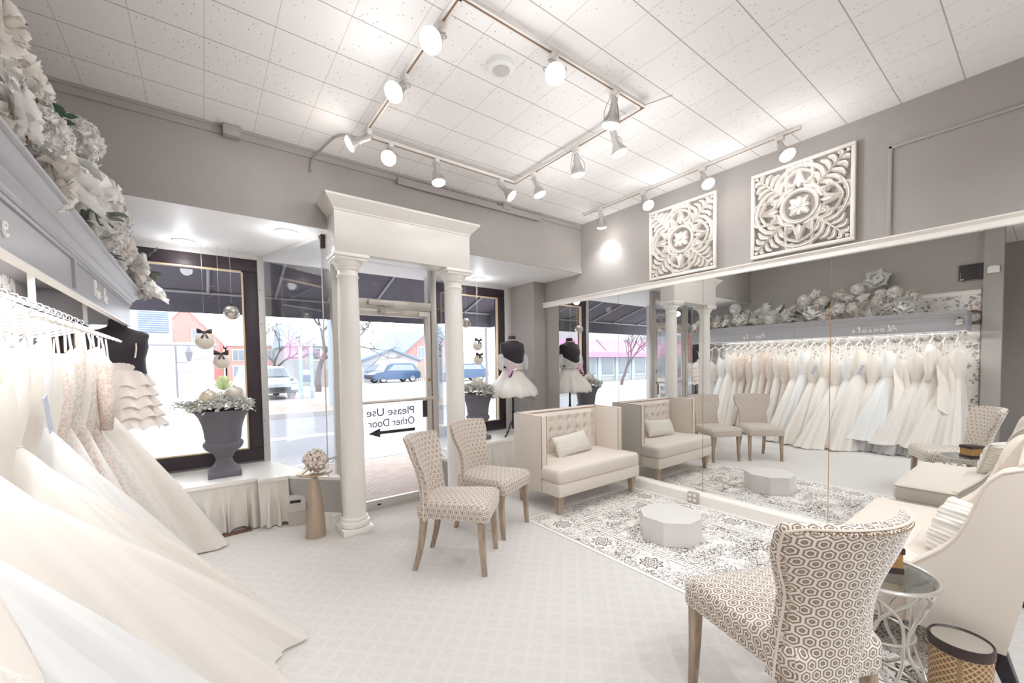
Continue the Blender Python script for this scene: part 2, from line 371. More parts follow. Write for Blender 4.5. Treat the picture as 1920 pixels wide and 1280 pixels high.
# trims
b = MB().box(XL, XR, YF - .018, YF, ZC - .065, ZC)
b.box(XL, XR, YF - .028, YF, ZC - .02, ZC)
struct(b.build('trim_1', M['taupe'], smooth=False))
struct(MB().box(XL, XR, YF - .012, YF, ZS, ZS + .045).box(XL, XR, YF - .006, YF, ZS + .045, ZS + .06).build('trim_2', M['taupe'], smooth=False))
# mirror rail: a moulded white rail along the right wall
def run_y(prof, x, y0, y1, name, mat):
    return struct(MB().loft([[(x - a, y, z) for a, z in prof] for y in (y0, y1)]).build(name, mat, ang=25))
run_y([(0, 2.187), (.028, 2.187), (.034, 2.194), (.034, 2.222), (.026, 2.230), (.030, 2.240), (.044, 2.250), (.044, 2.258), (0, 2.258)], XR, YB, 4.40, 'trim_3', M['white'])
run_y([(0, 0), (.075, 0), (.075, .085), (.066, .10), (.058, .105), (0, .105)], XR - .01, YB, 4.40, 'baseboard_right', M['white'])
# picture-frame mould on the upper right wall
b = MB()
for (y0, y1, z0, z1) in ((.715, .737, 2.262, 2.89), (-1.6, .737, 2.87, 2.89), (-1.6, -1.578, 2.262, 2.89)): b.rbox(XR - .012, XR + .002, y0, y1, z0, z1, .004)
struct(b.build('trim_4', M['taupe']))
struct(MB().box(1.0 - .15, .90, 3.78, 3.80, 0, .1).build('baseboard_front', M['white'], smooth=False))
# mirror panels
seams = [4.085, 3.081, 2.066, 1.051, .036, -.979, -1.994]
names = ['plain mirror panel by the window corner, dress form and pink awning in it', 'mirror panel behind the tufted settee, white column in it', 'mirror panel beside the octagonal step, two dining chairs and gowns in it',
         'mirror panel with the dark framed screen and gown rail end in it', 'mirror panel behind the high-backed ivory settee', 'mirror panel past the ivory settee toward the back wall']
for i in range(6):
    o = MB().box(3.894, 3.912, seams[i+1] + .0022, seams[i] - .0022, .103, 2.19).build('large_mirror', M['mirror'], smooth=False)
    tag(o, names[i], 'mirror')
b = MB()
for y in seams[1:6]: b.box(3.8935, 3.9, y - .0022, y + .0022, .105, 2.19)
struct(b.build('trim_11', M['brass'], smooth=False))
o = thing('outlet_box', 'grey four-socket outlet box on the white mirror baseboard', 'outlet', (3.82, 2.12, .06))
MB().rbox(-.02, .025, -.052, .052, -.06, .052, .006).build('box', M['outlet'], o)
for yy in (-.024, .024):
    for zz in (-.022, .024): MB().lathe([(.016, 0), (.016, .004), (.012, .005)], 14).xf(Matrix.Translation((-.02, yy, zz)) @ Matrix.Rotation(-pi / 2, 4, 'Y')).build('socket', M['porc'], o)
# ------------------------------------------------------------------ storefront
# display platforms with aprons
PL = [(-1, 4.25), (.345, 4.25), (.345, 4.16), (.58, 4.14), (.93, 3.765), (.955, 3.93), (.865, 3.895), (.56, 4.955), (-1, 4.955)]
MIR = lambda P: [(2 * 1.455 - x, y) for x, y in P][::-1]
PR = [(1.955, 3.93), (1.98, 3.765), (2.33, 4.14), (2.565, 4.16), (2.565, 4.25), (3.715, 4.27), (3.715, 4.955), (2.35, 4.955), (2.045, 3.895)]
def grow(P, d):
    c = V((sum(p[0] for p in P) / len(P), sum(p[1] for p in P) / len(P))); return [tuple(V(p) + (V(p) - c).normalized() * d) for p in P]
for P, lab in ((PL, 'white display platform carrying the urn beside the bridal gowns'), (PR, 'white display platform under the black dress form')):
    o = thing('display_platform', lab, 'platform', (P[3][0], P[3][1], 0))
    T = Matrix.Translation((-P[3][0], -P[3][1], 0))
    MB().prism(P, 0, .40).xf(T).build('apron', M['grey'], o, smooth=False)
    MB().prism(P, .40, .425).xf(T).build('platform_top', M['white'], o, smooth=False)
    d = [q for q in P if q[1] < 4.2 and (q[0] < .94 and q[0] > .5 or q[0] > 1.97 and q[0] < 2.4)]
    (x0, y0), (x1, y1) = d[0], d[1]
    n_ = V((y1 - y0, -(x1 - x0), 0)).normalized() * .012
    MB().loft([[(x0, y0, z), (x1, y1, z), (x1 + n_.x, y1 + n_.y, z), (x0 + n_.x, y0 + n_.y, z)] for z in (0, .11)]).xf(T).build('kickboard', M['white'], o, smooth=False)
# gathered skirts hung from the platform edges
def skirt(x0, y0, x1, y1, label, seed, n):
    rnd = random.Random(seed); L = sqrt((x1 - x0) ** 2 + (y1 - y0) ** 2); dx, dy = (x1 - x0) / L, (y1 - y0) / L
    ph = [rnd.uniform(0, 6.28) for _ in range(6)]; fr = [rnd.uniform(.8, 1.25) for _ in range(6)]
    o = thing('platform_skirt', label, 'cloth skirt', (x0, y0, 0), atan2(dy, dx), 'gathered cloth skirts of the display platforms')
    def fn(u, v):
        x = u * L; q = n * u; g = .5 + .5 * sin(2 * pi * (q + .25 * sin(2 * pi * q * .37 + ph[0])) * fr[0] + ph[1]); g2 = .5 + .5 * sin(2 * pi * q * .53 * fr[1] + ph[2])
        k = sm(v * 1.6) * (.35 + .65 * v); out = .012 + k * (.062 * g + .04 * g2)
        return (x + k * .02 * sin(2 * pi * q * .5 + ph[3]), -out, .385 - v * (.365 + .012 * sin(q * 2.1 + ph[4])))
    MB().grid(fn, int(n * 14), 16).build('cloth', M['skirt'], o, ang=180)
    MB().rbox(0, L, -.014, 0, .383, .402, .004).build('heading_tape', M['skirt'], o)
skirt(-.42, 4.25, .345, 4.25, 'long cream gathered skirt under the platform with the large urn', 3, 11)
skirt(.345, 4.15, .575, 4.135, 'short cream gathered skirt beside the grey drop box', 7, 4)
skirt(2.60, 4.25, 3.70, 4.268, 'cream gathered skirt behind the tufted settee', 5, 15)
# windows
def window(name, x0, x1, lab):
    o = struct(bpy.data.objects.new(name, None)); COL.objects.link(o); o.location = (x0, 4.98, 0)
    w = x1 - x0; z0, z1 = .445, 2.50; fw = .125
    b = MB()
    for a in ((0, w, z0, z0 + .13), (0, w, z1 - fw, z1), (0, fw, z0 + .13, z1 - fw), (w - fw, w, z0 + .13, z1 - fw)): b.rbox(a[0], a[1], -.04, .05, a[2], a[3], .006)
    b.build('window_frame', M['darkframe'], o)
    b = MB(); i = fw
    for a in ((i, w - i, z0 + .13, z0 + .143), (i, w - i, z1 - fw - .014, z1 - fw), (i, i + .014, z0 + .14, z1 - fw), (w - i - .014, w - i, z0 + .14, z1 - fw)): b.box(a[0], a[1], -.046, .0, a[2], a[3])
    b.build('gilt_bead', M['gilt'], o, smooth=False)
    MB().box(fw, w - fw, .005, .011, z0 + .13, z1 - fw).build('pane', M['glass'], o, smooth=False)
    return o
window('window_1', -.98, .475, '')
window('window_2', 2.42, 3.605, '')
struct(MB().box(-1, .475, 4.94, 5.05, 2.50, ZS).box(2.42, 3.62, 4.94, 5.05, 2.50, ZS).build('trim_5', M['alumpaint'], smooth=False))
struct(MB().box(-1, .475, 4.96, 5.05, .0, .445).box(2.42, 3.72, 4.96, 5.05, .0, .445).build('wall_sill', M['taupe'], smooth=False))
# corner posts of the display windows
for nm, x in (('trim_6', .475), ('trim_7', 2.365), ('trim_8', 3.605)):
    b = MB().rbox(x, x + .06 if x < 3 else 3.72, 4.93, 5.04, .425, ZS, .006)
    struct(b.build(nm, M['alumpaint']))
b = MB()
for z in (.6, .85, 1.15, 1.5, 1.85, 2.2):
    b.lathe([(.005, 0), (.005, .003)], 8).xf(Matrix.Translation((.493, 4.929, z)) @ Matrix.Rotation(pi / 2, 4, 'X'), len(b.v) - 16)
b.build('screw', M['vent'], bpy.data.objects['trim_6'])
# angled side glass
def pane(name, a, b_, z0, z1, th=.008):
    d = V((b_[0] - a[0], b_[1] - a[1], 0)); n_ = V((-d.y, d.x, 0)).normalized() * th
    o = struct(MB().loft([[(a[0], a[1], z), (b_[0], b_[1], z), (b_[0] + n_.x, b_[1] + n_.y, z), (a[0] + n_.x, a[1] + n_.y, z)] for z in (z0, z1)]).build(name, M['glass'], smooth=False)); return o
w3 = pane('window_3', (.53, 4.945), (.855, 3.88), .425, ZS)
w4 = pane('window_4', (.858, 3.876), (.94, 3.945), .425, ZS)
w5 = pane('window_5', (2.38, 4.945), (2.055, 3.88), .425, ZS)
w6 = pane('window_6', (2.052, 3.876), (1.97, 3.945), .425, ZS)
for w, x in ((w3, .857), (w5, 2.053)):
    MB().box(x - .004, x + .004, 3.872, 3.882, .425, ZS).build('glass_edge', M['alum'], w, smooth=False)
# dark top channel of the angled glass and a small bracket
o = MB(); a, c = V((.53, 4.945, 0)), V((.855, 3.88, 0))
struct(MB().loft([[(p.x - .02, p.y, z), (p.x + .012, p.y, z)] for z in (ZS - .035, ZS) for p in (a, c)][0:0] or [[(a.x - .018, a.y, ZS - .03), (a.x + .012, a.y, ZS - .03), (a.x + .012, a.y, ZS), (a.x - .018, a.y, ZS)], [(c.x - .018, c.y, ZS - .03), (c.x + .012, c.y, ZS - .03), (c.x + .012, c.y, ZS), (c.x - .018, c.y, ZS)]]).build('trim_9', M['alumpaint'], smooth=False))
tag(MB().rbox(.845, .885, 3.83, 3.87, 2.43, 2.545, .006).build('ceiling_speaker', M['espresso']), 'small dark speaker box high at the glass corner beside the white portico', 'speaker')
tag(MB().rbox(1.955, 1.985, 3.92, 3.95, 1.72, 1.76, .004).tube([(1.98, 3.93, 1.735), (2.02, 3.90, 1.74), (2.05, 3.878, 1.755)], .004).build('glass_bracket', M['alum']), 'small metal bracket tying the angled glass to the door jamb', 'bracket')
# door
o = struct(bpy.data.objects.new('door_1', None)); COL.objects.link(o); o.location = (1.0, 3.94, 0)
T = lambda x: x - 1.0
b = MB().rbox(T(.94), T(1.0), -.035, .045, 0, ZS, .004).rbox(T(1.908), T(1.97), -.035, .045, 0, ZS, .004).rbox(T(1.0), T(1.908), -.035, .045, 1.955, 2.04, .004).rbox(T(1.0), T(1.908), -.03, .04, 2.41, ZS, .004)
b.build('door_frame', M['alum'], o)
b = MB().rbox(T(1.004), T(1.066), -.024, .022, .01, 1.95, .004).rbox(T(1.845), T(1.904), -.024, .022, .01, 1.95, .004).rbox(T(1.066), T(1.845), -.022, .02, 1.885, 1.95, .004).rbox(T(1.066), T(1.845), -.022, .02, .01, .105, .004)
lf = b.build('door_leaf', M['alum'], o)
MB().box(T(1.066), T(1.845), -.004, .002, .105, 1.885).build('door_pane', M['glass'], lf, smooth=False)
MB().tube([(T(1.03), -.055, 1.055), (T(1.885), -.055, 1.062)], .014, 10).rbox(T(1.86), T(1.905), -.065, -.02, 1.045, 1.08, .004).rbox(T(1.005), T(1.04), -.065, -.02, 1.04, 1.075, .004).build('push_bar', M['alum'], lf)
MB().rbox(T(1.80), T(1.85), -.02, -.003, .865, 1.04, .004).build('lock_plate', M['darkframe'], lf)
MB().lathe([(.016, 0), (.016, .012), (.01, .016)], 14).xf(Matrix.Translation((T(1.875), -.024, 1.25)) @ Matrix.Rotation(pi / 2, 4, 'X')).build('lock_cylinder', M['brass'], lf)
MB().box(T(1.3), T(1.335), -.026, -.02, .052, .066).build('badge', M['vent'], lf, smooth=False)
MB().box(T(1.0), T(1.908), .0, .006, 2.04, 2.41).build('transom_pane', M['glass'], o, smooth=False)
cl = MB().rbox(T(1.25), T(1.50), -.085, -.035, 1.975, 2.03, .01).build('door_closer', M['alum'], o)
MB().tube([(T(1.36), -.06, 1.975), (T(1.38), -.12, 1.925), (T(1.62), -.055, 1.935)], .007, 8).lathe([(.03, -.015), (.03, .015)], 12, (T(1.385), -.05, 1.925)).build('closer_arm', M['alum'], cl)
MB().rbox(T(1.77), T(1.86), -.05, -.02, 1.90, 1.945, .004).build('sensor', M['plastic'], o)
MB().rbox(T(1.862), T(1.88), -.034, -.024, 1.80, 1.92, .003).build('hinge', M['alum'], o)
def text_mesh(s, size, name, mat, parent, mtx, ext=.001, spacing=1.0):
    cu = bpy.data.curves.new(name, 'FONT'); cu.body = s; cu.size = size; cu.extrude = ext; cu.space_character = spacing; cu.space_line = 1.0
    t = bpy.data.objects.new(name, cu); COL.objects.link(t); bpy.context.view_layer.update()
    me = bpy.data.meshes.new_from_object(t.evaluated_get(bpy.context.evaluated_depsgraph_get())); bpy.data.objects.remove(t)
    xs = [v.co.x for v in me.vertices]; w = max(xs) - min(xs)
    me.transform(mtx); me.materials.clear(); me.materials.append(mat)
    q = bpy.data.objects.new(name, me); COL.objects.link(q)
    if parent: q.parent = parent
    return q, w
# door lettering reads from the street
sg = thing('door_lettering', 'black Please Use Other Door lettering with arrow on the entrance glass', 'lettering', (1.717, 3.947, 0))
FL = lambda x, z: Matrix(((-1, 0, 0, x), (0, 0, 1, .0), (0, 1, 0, z), (0, 0, 0, 1)))
q, w = text_mesh('Please Use', .108, 'lettering', M['sticker'], sg, Matrix.Identity(4)); q.data.transform(FL(0, .915) @ Matrix.Diagonal((.478 / w, 1, 1, 1)))
q, w = text_mesh('Other Door', .108, 'lettering', M['sticker'], sg, Matrix.Identity(4)); q.data.transform(FL(0, .808) @ Matrix.Diagonal((.470 / w, 1, 1, 1)))
ar = [(0, .735), (0, .765), (-.36, .765), (-.36, .795), (-.474, .748), (-.36, .705), (-.36, .735)]
MB().loft([[(x, y, z) for x, z in ar] for y in (0, .002)]).build('arrow', M['sticker'], sg, smooth=False)
# recessed lights and hooks in the soffit
for x, y, lab in ((-.10, 4.72, 'recessed round light in the soffit above the big urn'), (.60, 3.93, 'recessed round light in the soffit beside the portico crown'), (2.97, 4.64, 'recessed round light in the soffit above the black dress form')):
    o = thing('recessed_light', lab, 'ceiling light', (x, y, ZS))
    MB().lathe([(.052, -.001), (.085, -.001), (.088, -.006), (.080, -.012), (.056, -.008)], 32, cap=False).build('trim_ring', M['white'], o)
    MB().lathe([(.001, -.006), (.054, -.004)], 32).build('lens', M['downlight'], o)
    l = bpy.data.lights.new('recessed_beam', 'SPOT'); l.energy = 20; l.color = (.935, .968, 1); l.spot_size = R(130); l.spot_blend = .8; l.shadow_soft_size = .05
    lo = bpy.data.objects.new('recessed_beam', l); COL.objects.link(lo); lo.location = (x, y, ZS - .02)
    l = bpy.data.lights.new('recessed_glow', 'POINT'); l.energy = 2.2; l.color = (.935, .968, 1); l.shadow_soft_size = .05
    lo = bpy.data.objects.new('recessed_glow', l); COL.objects.link(lo); lo.location = (x, y, ZS - .16)
# ------------------------------------------------------------------ portico
o = thing('portico_lintel', 'white boxed lintel with flared crown carried by two columns before the door', 'lintel', (1.49, 3.57, 0))
x0, x1 = .866 - 1.49, 2.113 - 1.49
MB().rbox(x0, x1, -.115, .119, 2.318, 2.66, .004).build('lintel_box', M['lintel'], o)
rings = []
for e, z in ((0, 2.645), (.006, 2.65), (.006, 2.66), (.075, 2.735), (.078, 2.75), (0, 2.75)):
    rings.append([(x0 - e, -.115 - e, z), (x1 + e, -.115 - e, z), (x1 + e, .119, z), (x0 - e, .119, z)])
MB().loft(rings).build('crown', M['lintel'], o, ang=15)
for cx, lab in ((.992, 'white round column beside the champagne cone table'), (1.994, 'white round column behind the two dining chairs')):
    o = thing('round_column', lab, 'column', (cx, 3.58, 0))
    MB().rbox(-.125, .125, -.125, .117, 0, .05, .005).build('plinth', M['column'], o)
    MB().lathe([(.11, .05), (.122, .058), (.125, .075), (.12, .092), (.105, .098), (.103, .106), (.108, .115), (.106, .125), (.096, .132), (.094, .15)], 40).build('column_base', M['column'], o)
    MB().lathe([(.094, .15), (.0925, .6), (.0905, 1.1), (.087, 1.6), (.083, 2.0), (.080, 2.13), (.084, 2.137), (.09, 2.145), (.09, 2.153), (.083, 2.16), (.08, 2.165), (.08, 2.20)], 40).build('shaft', M['column'], o)
    MB().lathe([(.08, 2.195), (.092, 2.205), (.096, 2.215), (.092, 2.222), (.108, 2.24), (.118, 2.262), (.118, 2.27)], 40).rbox(-.128, .128, -.128, .117, 2.27, 2.29, .003).rbox(-.14, .14, -.14, .117, 2.29, 2.318, .004).build('capital', M['column'], o)
# ------------------------------------------------------------------ wiring on the soffit and ceiling
o = thing('ceiling_raceway', 'painted cable raceway with junction box along the soffit top', 'raceway', (2.2, YF, ZC))
MB().rbox(-.72, 1.0, -.045, -.02, -.10, -.035, .004).build('channel', M['taupe'], o)
MB().rbox(.46, .56, -.06, -.0, -.075, -.005, .006).build('junction_box', M['taupe'], o)
MB().tube([(.38, -.045, -.045), (.47, -.04, -.04)], .008).build('connector', M['slot'], o)
o = thing('ceiling_junction_box', 'painted square junction box at the ceiling edge above the gown rail', 'junction box', (.225, YF, ZC))
MB().rbox(-.055, .055, -.075, 0, -.08, -.004, .008).build('box', M['taupe'], o)
o = thing('ceiling_cable', 'grey looped cable from the soffit to the track light corner', 'cable', (.75, 3.66, 3.05))
MB().tube(spline([(0, 0, -.07), (.01, -.01, .02), (.07, -.2, .075), (.13, -.36, .095), (.22, -.46, .07), (.26, -.52, .03)], 6), .008, 8).build('sheath', M['cable'], o)
# ------------------------------------------------------------------ smoke detector
o = thing('smoke_detector', 'round white smoke detector inside the track light rectangle', 'smoke detector', (1.463, 2.0, ZC))
MB().lathe([(.078, 0), (.08, -.012), (.076, -.03), (.066, -.036)], 36).build('housing', M['plastic'], o)
MB().lathe([(.05, -.034), (.05, -.04), (.03, -.046), (.001, -.047)], 28).build('grille', M['lampgrey'], o)
# ------------------------------------------------------------------ track lighting
ZT = 3.105
def rail(a, b):
    a, b = V(a), V(b); d = (b - a).normalized(); n_ = V((-d.y, d.x, 0)) * .018; out = MB()
    def pr(w0, w1, z0, z1): return [[tuple(p + n_ * (w / .018) + V((0, 0, z))) for w, z in ((w0, z0), (w1, z0), (w1, z1), (w0, z1))] for p in (a, b)]
    out.loft(pr(-.018, .018, 0, .02)); return out, pr
C4 = [(1.01, 1.70), (1.01, 3.12), (2.42, 3.12), (2.42, 1.70)]
o = thing('light_track', 'white rectangular ceiling track carrying eleven lamps', 'light track', (1.715, 2.41, ZT))
for i in range(4):
    a, b_ = V(C4[i] + (0,)) - V((1.715, 2.41, 0)), V(C4[(i + 1) % 4] + (0,)) - V((1.715, 2.41, 0))
    m_, pr = rail(a, b_); r_ = m_.build('rail', M['trackwhite'], o, smooth=False)
    k = MB(); k.loft(pr(-.005, .005, -.0015, .001)); k.build('contact_slot', M['slot'], r_, smooth=False)
for x, y, dx, dy in ((2.42, 1.72, .12, -.16), (2.42, 3.1, .02, .10), (1.02, 2.9, .02, -.02), (1.02, 1.72, .02, -.02)):
    MB().tube([(x - 1.715, y - 2.41, .02), (x - 1.715 + dx, y - 2.41 + dy, .056)], .003, 6).build('hanger_wire', M['wire'], o)
o = thing('light_track', 'white straight ceiling track along the mirror wall', 'light track', (3.66, 2.25, ZC - .022))
m_, pr = rail((-.0, -1.06, 0), (0, 1.15, 0)); m_.build('rail', M['trackwhite'], o, smooth=False)
k = MB(); k.loft(pr(-.005, .005, -.0015, .001)); k.build('contact_slot', M['slot'], o, smooth=False)
def lamp(x, y, zt, aim, label, group, power, drop=.055, flood=9):
    o = thing('track_lamp', label, 'track lamp', (x, y, zt), 0, group)
    MB().rbox(-.018, .018, -.03, .03, -.03, 0, .005).build('adapter', M['trackwhite'], o)
    d = V(aim).normalized(); q = d.to_track_quat('-Z', 'Y').to_matrix().to_4x4(); piv = V((0, 0, -drop))
    X = Matrix.Translation(piv) @ q
    # wire yoke: two loops from the adapter to the lampholder
    b = MB()
    for s in (-1, 1):
        e = X @ V((s * .05, 0, -.13)); e2 = X @ V((s * .058, .008, -.075))
        b.tube(spline([(s * .008, 0, -.028), (s * .03, .006, -.05), tuple(e2), tuple(e), tuple(X @ V((s * .045, -.012, -.11))), tuple(X @ V((s * .02, -.01, -.03)))], 5), .0028, 6)
    b.build('wire_yoke', M['wire'], o)
    b = MB().lathe([(.001, .012), (.019, .01), (.022, 0), (.022, -.062), (.026, -.068), (.03, -.09), (.040, -.11), (.055, -.133), (.057, -.14), (.053, -.143)], 26)
    body = b.xf(X).build('lamp_body', M['lampgrey'], o)
    b = MB()
    for i in range(18):
        a = 2 * pi * i / 18; c, s_ = cos(a), sin(a); t = V((-s_, c, 0)) * .0012
        p = [V((.024 * c, .024 * s_, -.07)), V((.034 * c, .034 * s_, -.088)), V((.058 * c, .058 * s_, -.13)), V((.046 * c, .046 * s_, -.128))]
        b.loft([[tuple(v + t) for v in p], [tuple(v - t) for v in p]])
    b.xf(X).build('cooling_fin', M['lampgrey'], body, smooth=False)
    MB().lathe([(.053, -.139), (.052, -.150), (.04, -.159), (.02, -.164), (.001, -.165)], 24).xf(X).build('bulb_face', M['bulb'], body)
    p = V((x, y, zt)) + X @ V((0, 0, -.19))
    l = bpy.data.lights.new('lamp_beam', 'SPOT'); l.energy = power; l.color = (.935, .968, 1); l.spot_size = R(115); l.spot_blend = .9; l.shadow_soft_size = .05
    lo = bpy.data.objects.new('lamp_beam', l); COL.objects.link(lo); lo.location = p; lo.rotation_euler = d.to_track_quat('-Z', 'Y').to_euler()
    if flood:
        l = bpy.data.lights.new('lamp_glow', 'POINT'); l.energy = flood; l.color = (.935, .968, 1); l.shadow_soft_size = .06
        lo = bpy.data.objects.new('lamp_glow', l); COL.objects.link(lo); lo.location = p
G1 = 'lamps on the rectangular track'; G2 = 'lamps on the mirror wall track'
LP, LF = 10.5, 4.6
for x, y, aim, lab in (
    (1.01, 1.89, (-.75, -.5, -.85), 'bright lamp facing out on the track side above the gowns, nearest the ceiling corner'),
    (1.01, 2.34, (-.8, -.4, -.85), 'bright tilted lamp halfway along the track side above the gowns'),
    (1.01, 3.02, (-1, .3, -.55), 'sideways tilted lamp at the track corner by the looped cable'),
    (1.21, 3.12, (-.5, -.9, -1), 'bright lamp beside the looped cable corner, in front of the portico'),
    (1.60, 3.12, (.05, -.15, -1), 'finned lamp pointing straight down above the portico crown'),
    (2.25, 3.12, (.75, -.7, -1), 'tilted lamp at the far track corner near the wire hanger'),
    (2.42, 2.84, (.35, -.2, -1), 'slim lamp just past the far track corner'),
    (2.42, 2.32, (.25, .1, -1), 'lamp with bare neck midway along the track side toward the mirrors'),
    (2.42, 1.95, (.3, -.15, -1), 'bright lamp below the finned corner lamp on the mirror side of the track'),
    (2.12, 1.70, (.05, .25, -1), 'finned lamp pointing down near the track corner with a wire stay'),
    (1.60, 1.70, (-.45, -.6, -1), 'bright lamp facing out beside the smoke detector')):
    lamp(x, y, ZT, aim, lab, G1, LP * (.8 if x == 1.01 else 1) * (.3 if (x, y) == (1.60, 3.12) else .6 if y > 3.1 else 1), flood=LF * (.6 if (x, y) == (1.01, 3.02) else .25 if y > 2.9 else 1.15 if x == 1.01 else 1))
for x, y, aim, lab in ((3.66, 3.13, (.35, .25, -1), 'small wall track lamp nearest the window corner'), (3.66, 2.57, (-.3, -.7, -1), 'wall track lamp between the corner and the smaller carved panel'),
    (3.66, 1.95, (-.3, -.6, -1), 'wall track lamp in front of the smaller carved panel'), (3.66, 1.33, (-.3, -.55, -1), 'wall track lamp in front of the larger carved panel')):
    lamp(x, y, ZC - .022, aim, lab, G2, 15, flood=4)
# added ceiling lights out of view, put in as ambient fill
for x in (.2, 1.6, 3.0):
    for y in (-.9, -2.5):
        o = thing('ceiling_fill_light', 'small added recessed fill light in the back half of the shop', 'ceiling light', (x, y, ZC), 0, 'added fill lights behind the seating')
        MB().lathe([(.045, -.001), (.075, -.001), (.077, -.005), (.07, -.009), (.048, -.006)], 32, cap=False).build('rim', M['plastic'], o)
        MB().lathe([(.001, -.004), (.047, -.003)], 32).build('diffuser', M['downlight'], o)
        l = bpy.data.lights.new('ceiling_fill_beam', 'SPOT'); l.spot_size = R(150); l.spot_blend = .7; l.energy = 82; l.color = (.935, .968, 1); l.shadow_soft_size = .04
        lo = bpy.data.objects.new('ceiling_fill_beam', l); COL.objects.link(lo); lo.location = (x, y, ZC - .02)
# ------------------------------------------------------------------ carved wall panels
def carved(yc, zc, S, label):
    o = thing('carved_panel', label, 'wall panel', (XR - .002, yc, zc), 0, None)
    h = S / 2; b = MB(); fw = .028
    for a in ((-h, h, h - fw, h), (-h, h, -h, -h + fw), (-h, -h + fw, -h + fw, h - fw), (h - fw, h, -h + fw, h - fw)): b.rbox(-.035, 0, a[0], a[1], a[2], a[3], .005)
    b.build('frame', M['carve'], o)
    s = S / .72
    def strip(pts, w, d=.018, n=6):    # carved band: flattened tube in the wall plane
        b = MB(); P = spline([(0, y * s, z * s) for y, z in pts], n); N = len(P); rings = []
        for i, p in enumerate(P):
            t = (P[min(i + 1, N - 1)] - P[max(i - 1, 0)]).normalized(); sd = V((0, -t.z, t.y)); e = min(i, N - 1 - i) / (N - 1)
            ww = (w(i / (N - 1)) if callable(w) else w) * s
            rings.append([tuple(p + sd * ww * c + V((-.014 - d * 1.35 * k, 0, 0))) for c, k in ((-1, -.6), (-1, .2), (-.55, .8), (0, .55), (.55, .8), (1, .2), (1, -.6))])
        return b.loft(rings)
    def join(dst, src, A): 
        st = len(dst.v); dst.add(src.v, src.f); dst.xf(A, st)
    b = MB()
    ringpts = [(.125 * cos(a), .125 * sin(a)) for a in [2 * pi * i / 24 for i in range(25)]]
    join(b, strip(ringpts, .017, .022, 2), Matrix.Identity(4))
    # rosette
    for i in range(8):
        a = pi / 4 * i; L_ = .088 if i % 2 else .07
        join(b, strip([(.012, 0), (L_ * .5, .0), (L_, 0)], lambda t: .006 + .022 * sin(pi * min(1, t * .9 + .05)), .02, 5), Matrix.Rotation(a, 4, 'X'))
    b.ball((-.03, 0, 0), (.012, .014, .014), 12, 8)
    for q in range(4):
        A = Matrix.Rotation(pi / 2 * q, 4, 'X')
        # big outer lobe and inner heart with a leaf pointing to the centre
        join(b, strip([(-.145, .125), (-.165, .19), (-.12, .275), (0, .318), (.12, .275), (.165, .19), (.145, .125)], .016, .022), A)
        for sg_ in (-1, 1):
            join(b, strip([(0, .285), (sg_ * .045, .268), (sg_ * .095, .232), (sg_ * .085, .178), (sg_ * .04, .172), (sg_ * .018, .215), (sg_ * .004, .272)], .012, .026), A)
            join(b, strip([(0, .275), (sg_ * .02, .20), (sg_ * .045, .152)], lambda t: .004 + .013 * sin(pi * t), .022), A)
            join(b, strip([(sg_ * .03, .155), (sg_ * .07, .135), (sg_ * .115, .118), (sg_ * .14, .095)], lambda t: .008 + .012 * sin(pi * t), .02), A)
        join(b, strip([(0, .285), (0, .2), (0, .145)], lambda t: .004 + .024 * sin(pi * t ** 1.3), .024), A)
        # corner acanthus: spine, paired leaflets, end curls
        D = Matrix.Rotation(pi / 2 * q + pi / 4, 4, 'X')
        join(b, strip([(0, .17), (0, .3), (0, .43)], lambda t: .012 - .006 * t, .026), D)
        for i in range(5):
            r0 = .22 + i * .046; ln = (.105, .12, .11, .085, .05)[i]
            for sg_ in (-1, 1):
                join(b, strip([(0, r0 - .02), (sg_ * ln * .55, r0 + .012), (sg_ * ln, r0 + .0)], lambda t: .005 + .013 * sin(pi * (t * .8 + .15)), .022, 5), D)
        for sg_ in (-1, 1):
            join(b, strip([(0, .19), (sg_ * .05, .215), (sg_ * .085, .19), (sg_ * .075, .16), (sg_ * .05, .168)], .011, .022), D)
            join(b, strip([(sg_ * .03, .16), (sg_ * .11, .24), (sg_ * .165, .285), (sg_ * .20, .27), (sg_ * .19, .245), (sg_ * .168, .25)], lambda t: .013, .02), D)
        b.lathe([(.001, .024), (.012, .02), (.015, .008)], 10).xf(D @ Matrix.Translation((-.012, 0, .445 * s)) @ Matrix.Rotation(-pi / 2, 4, 'Y'), len(b.v) - 30)
    b.build('carving', M['carve'], o, ang=50)
k = NT('whitewashed_carved_wood'); co = k.coord('Object'); n1 = k.noise(co, 14, 4)
k.set(Base_Color=k.mix(n1, lin('#ded8d1'), lin('#f1ede8')), Roughness=.6)
wear = k.math('MULTIPLY', k.math('GREATER_THAN', k.noise(co, 60, 4, .7), .66), .8)  # tan wear spots scattered by noise
k.set(Base_Color=k.mix(wear, k.mix(n1, lin('#ded8d1'), lin('#f1ede8')), lin('#bfa48e'))); M['carve'] = k.m
carved(2.30, 2.638, .722, 'smaller-looking white carved square panel above the mirror near the window corner')
carved(1.273, 2.646, .722, 'white carved square panel above the mirror nearer the ivory settee, a lamp before it')
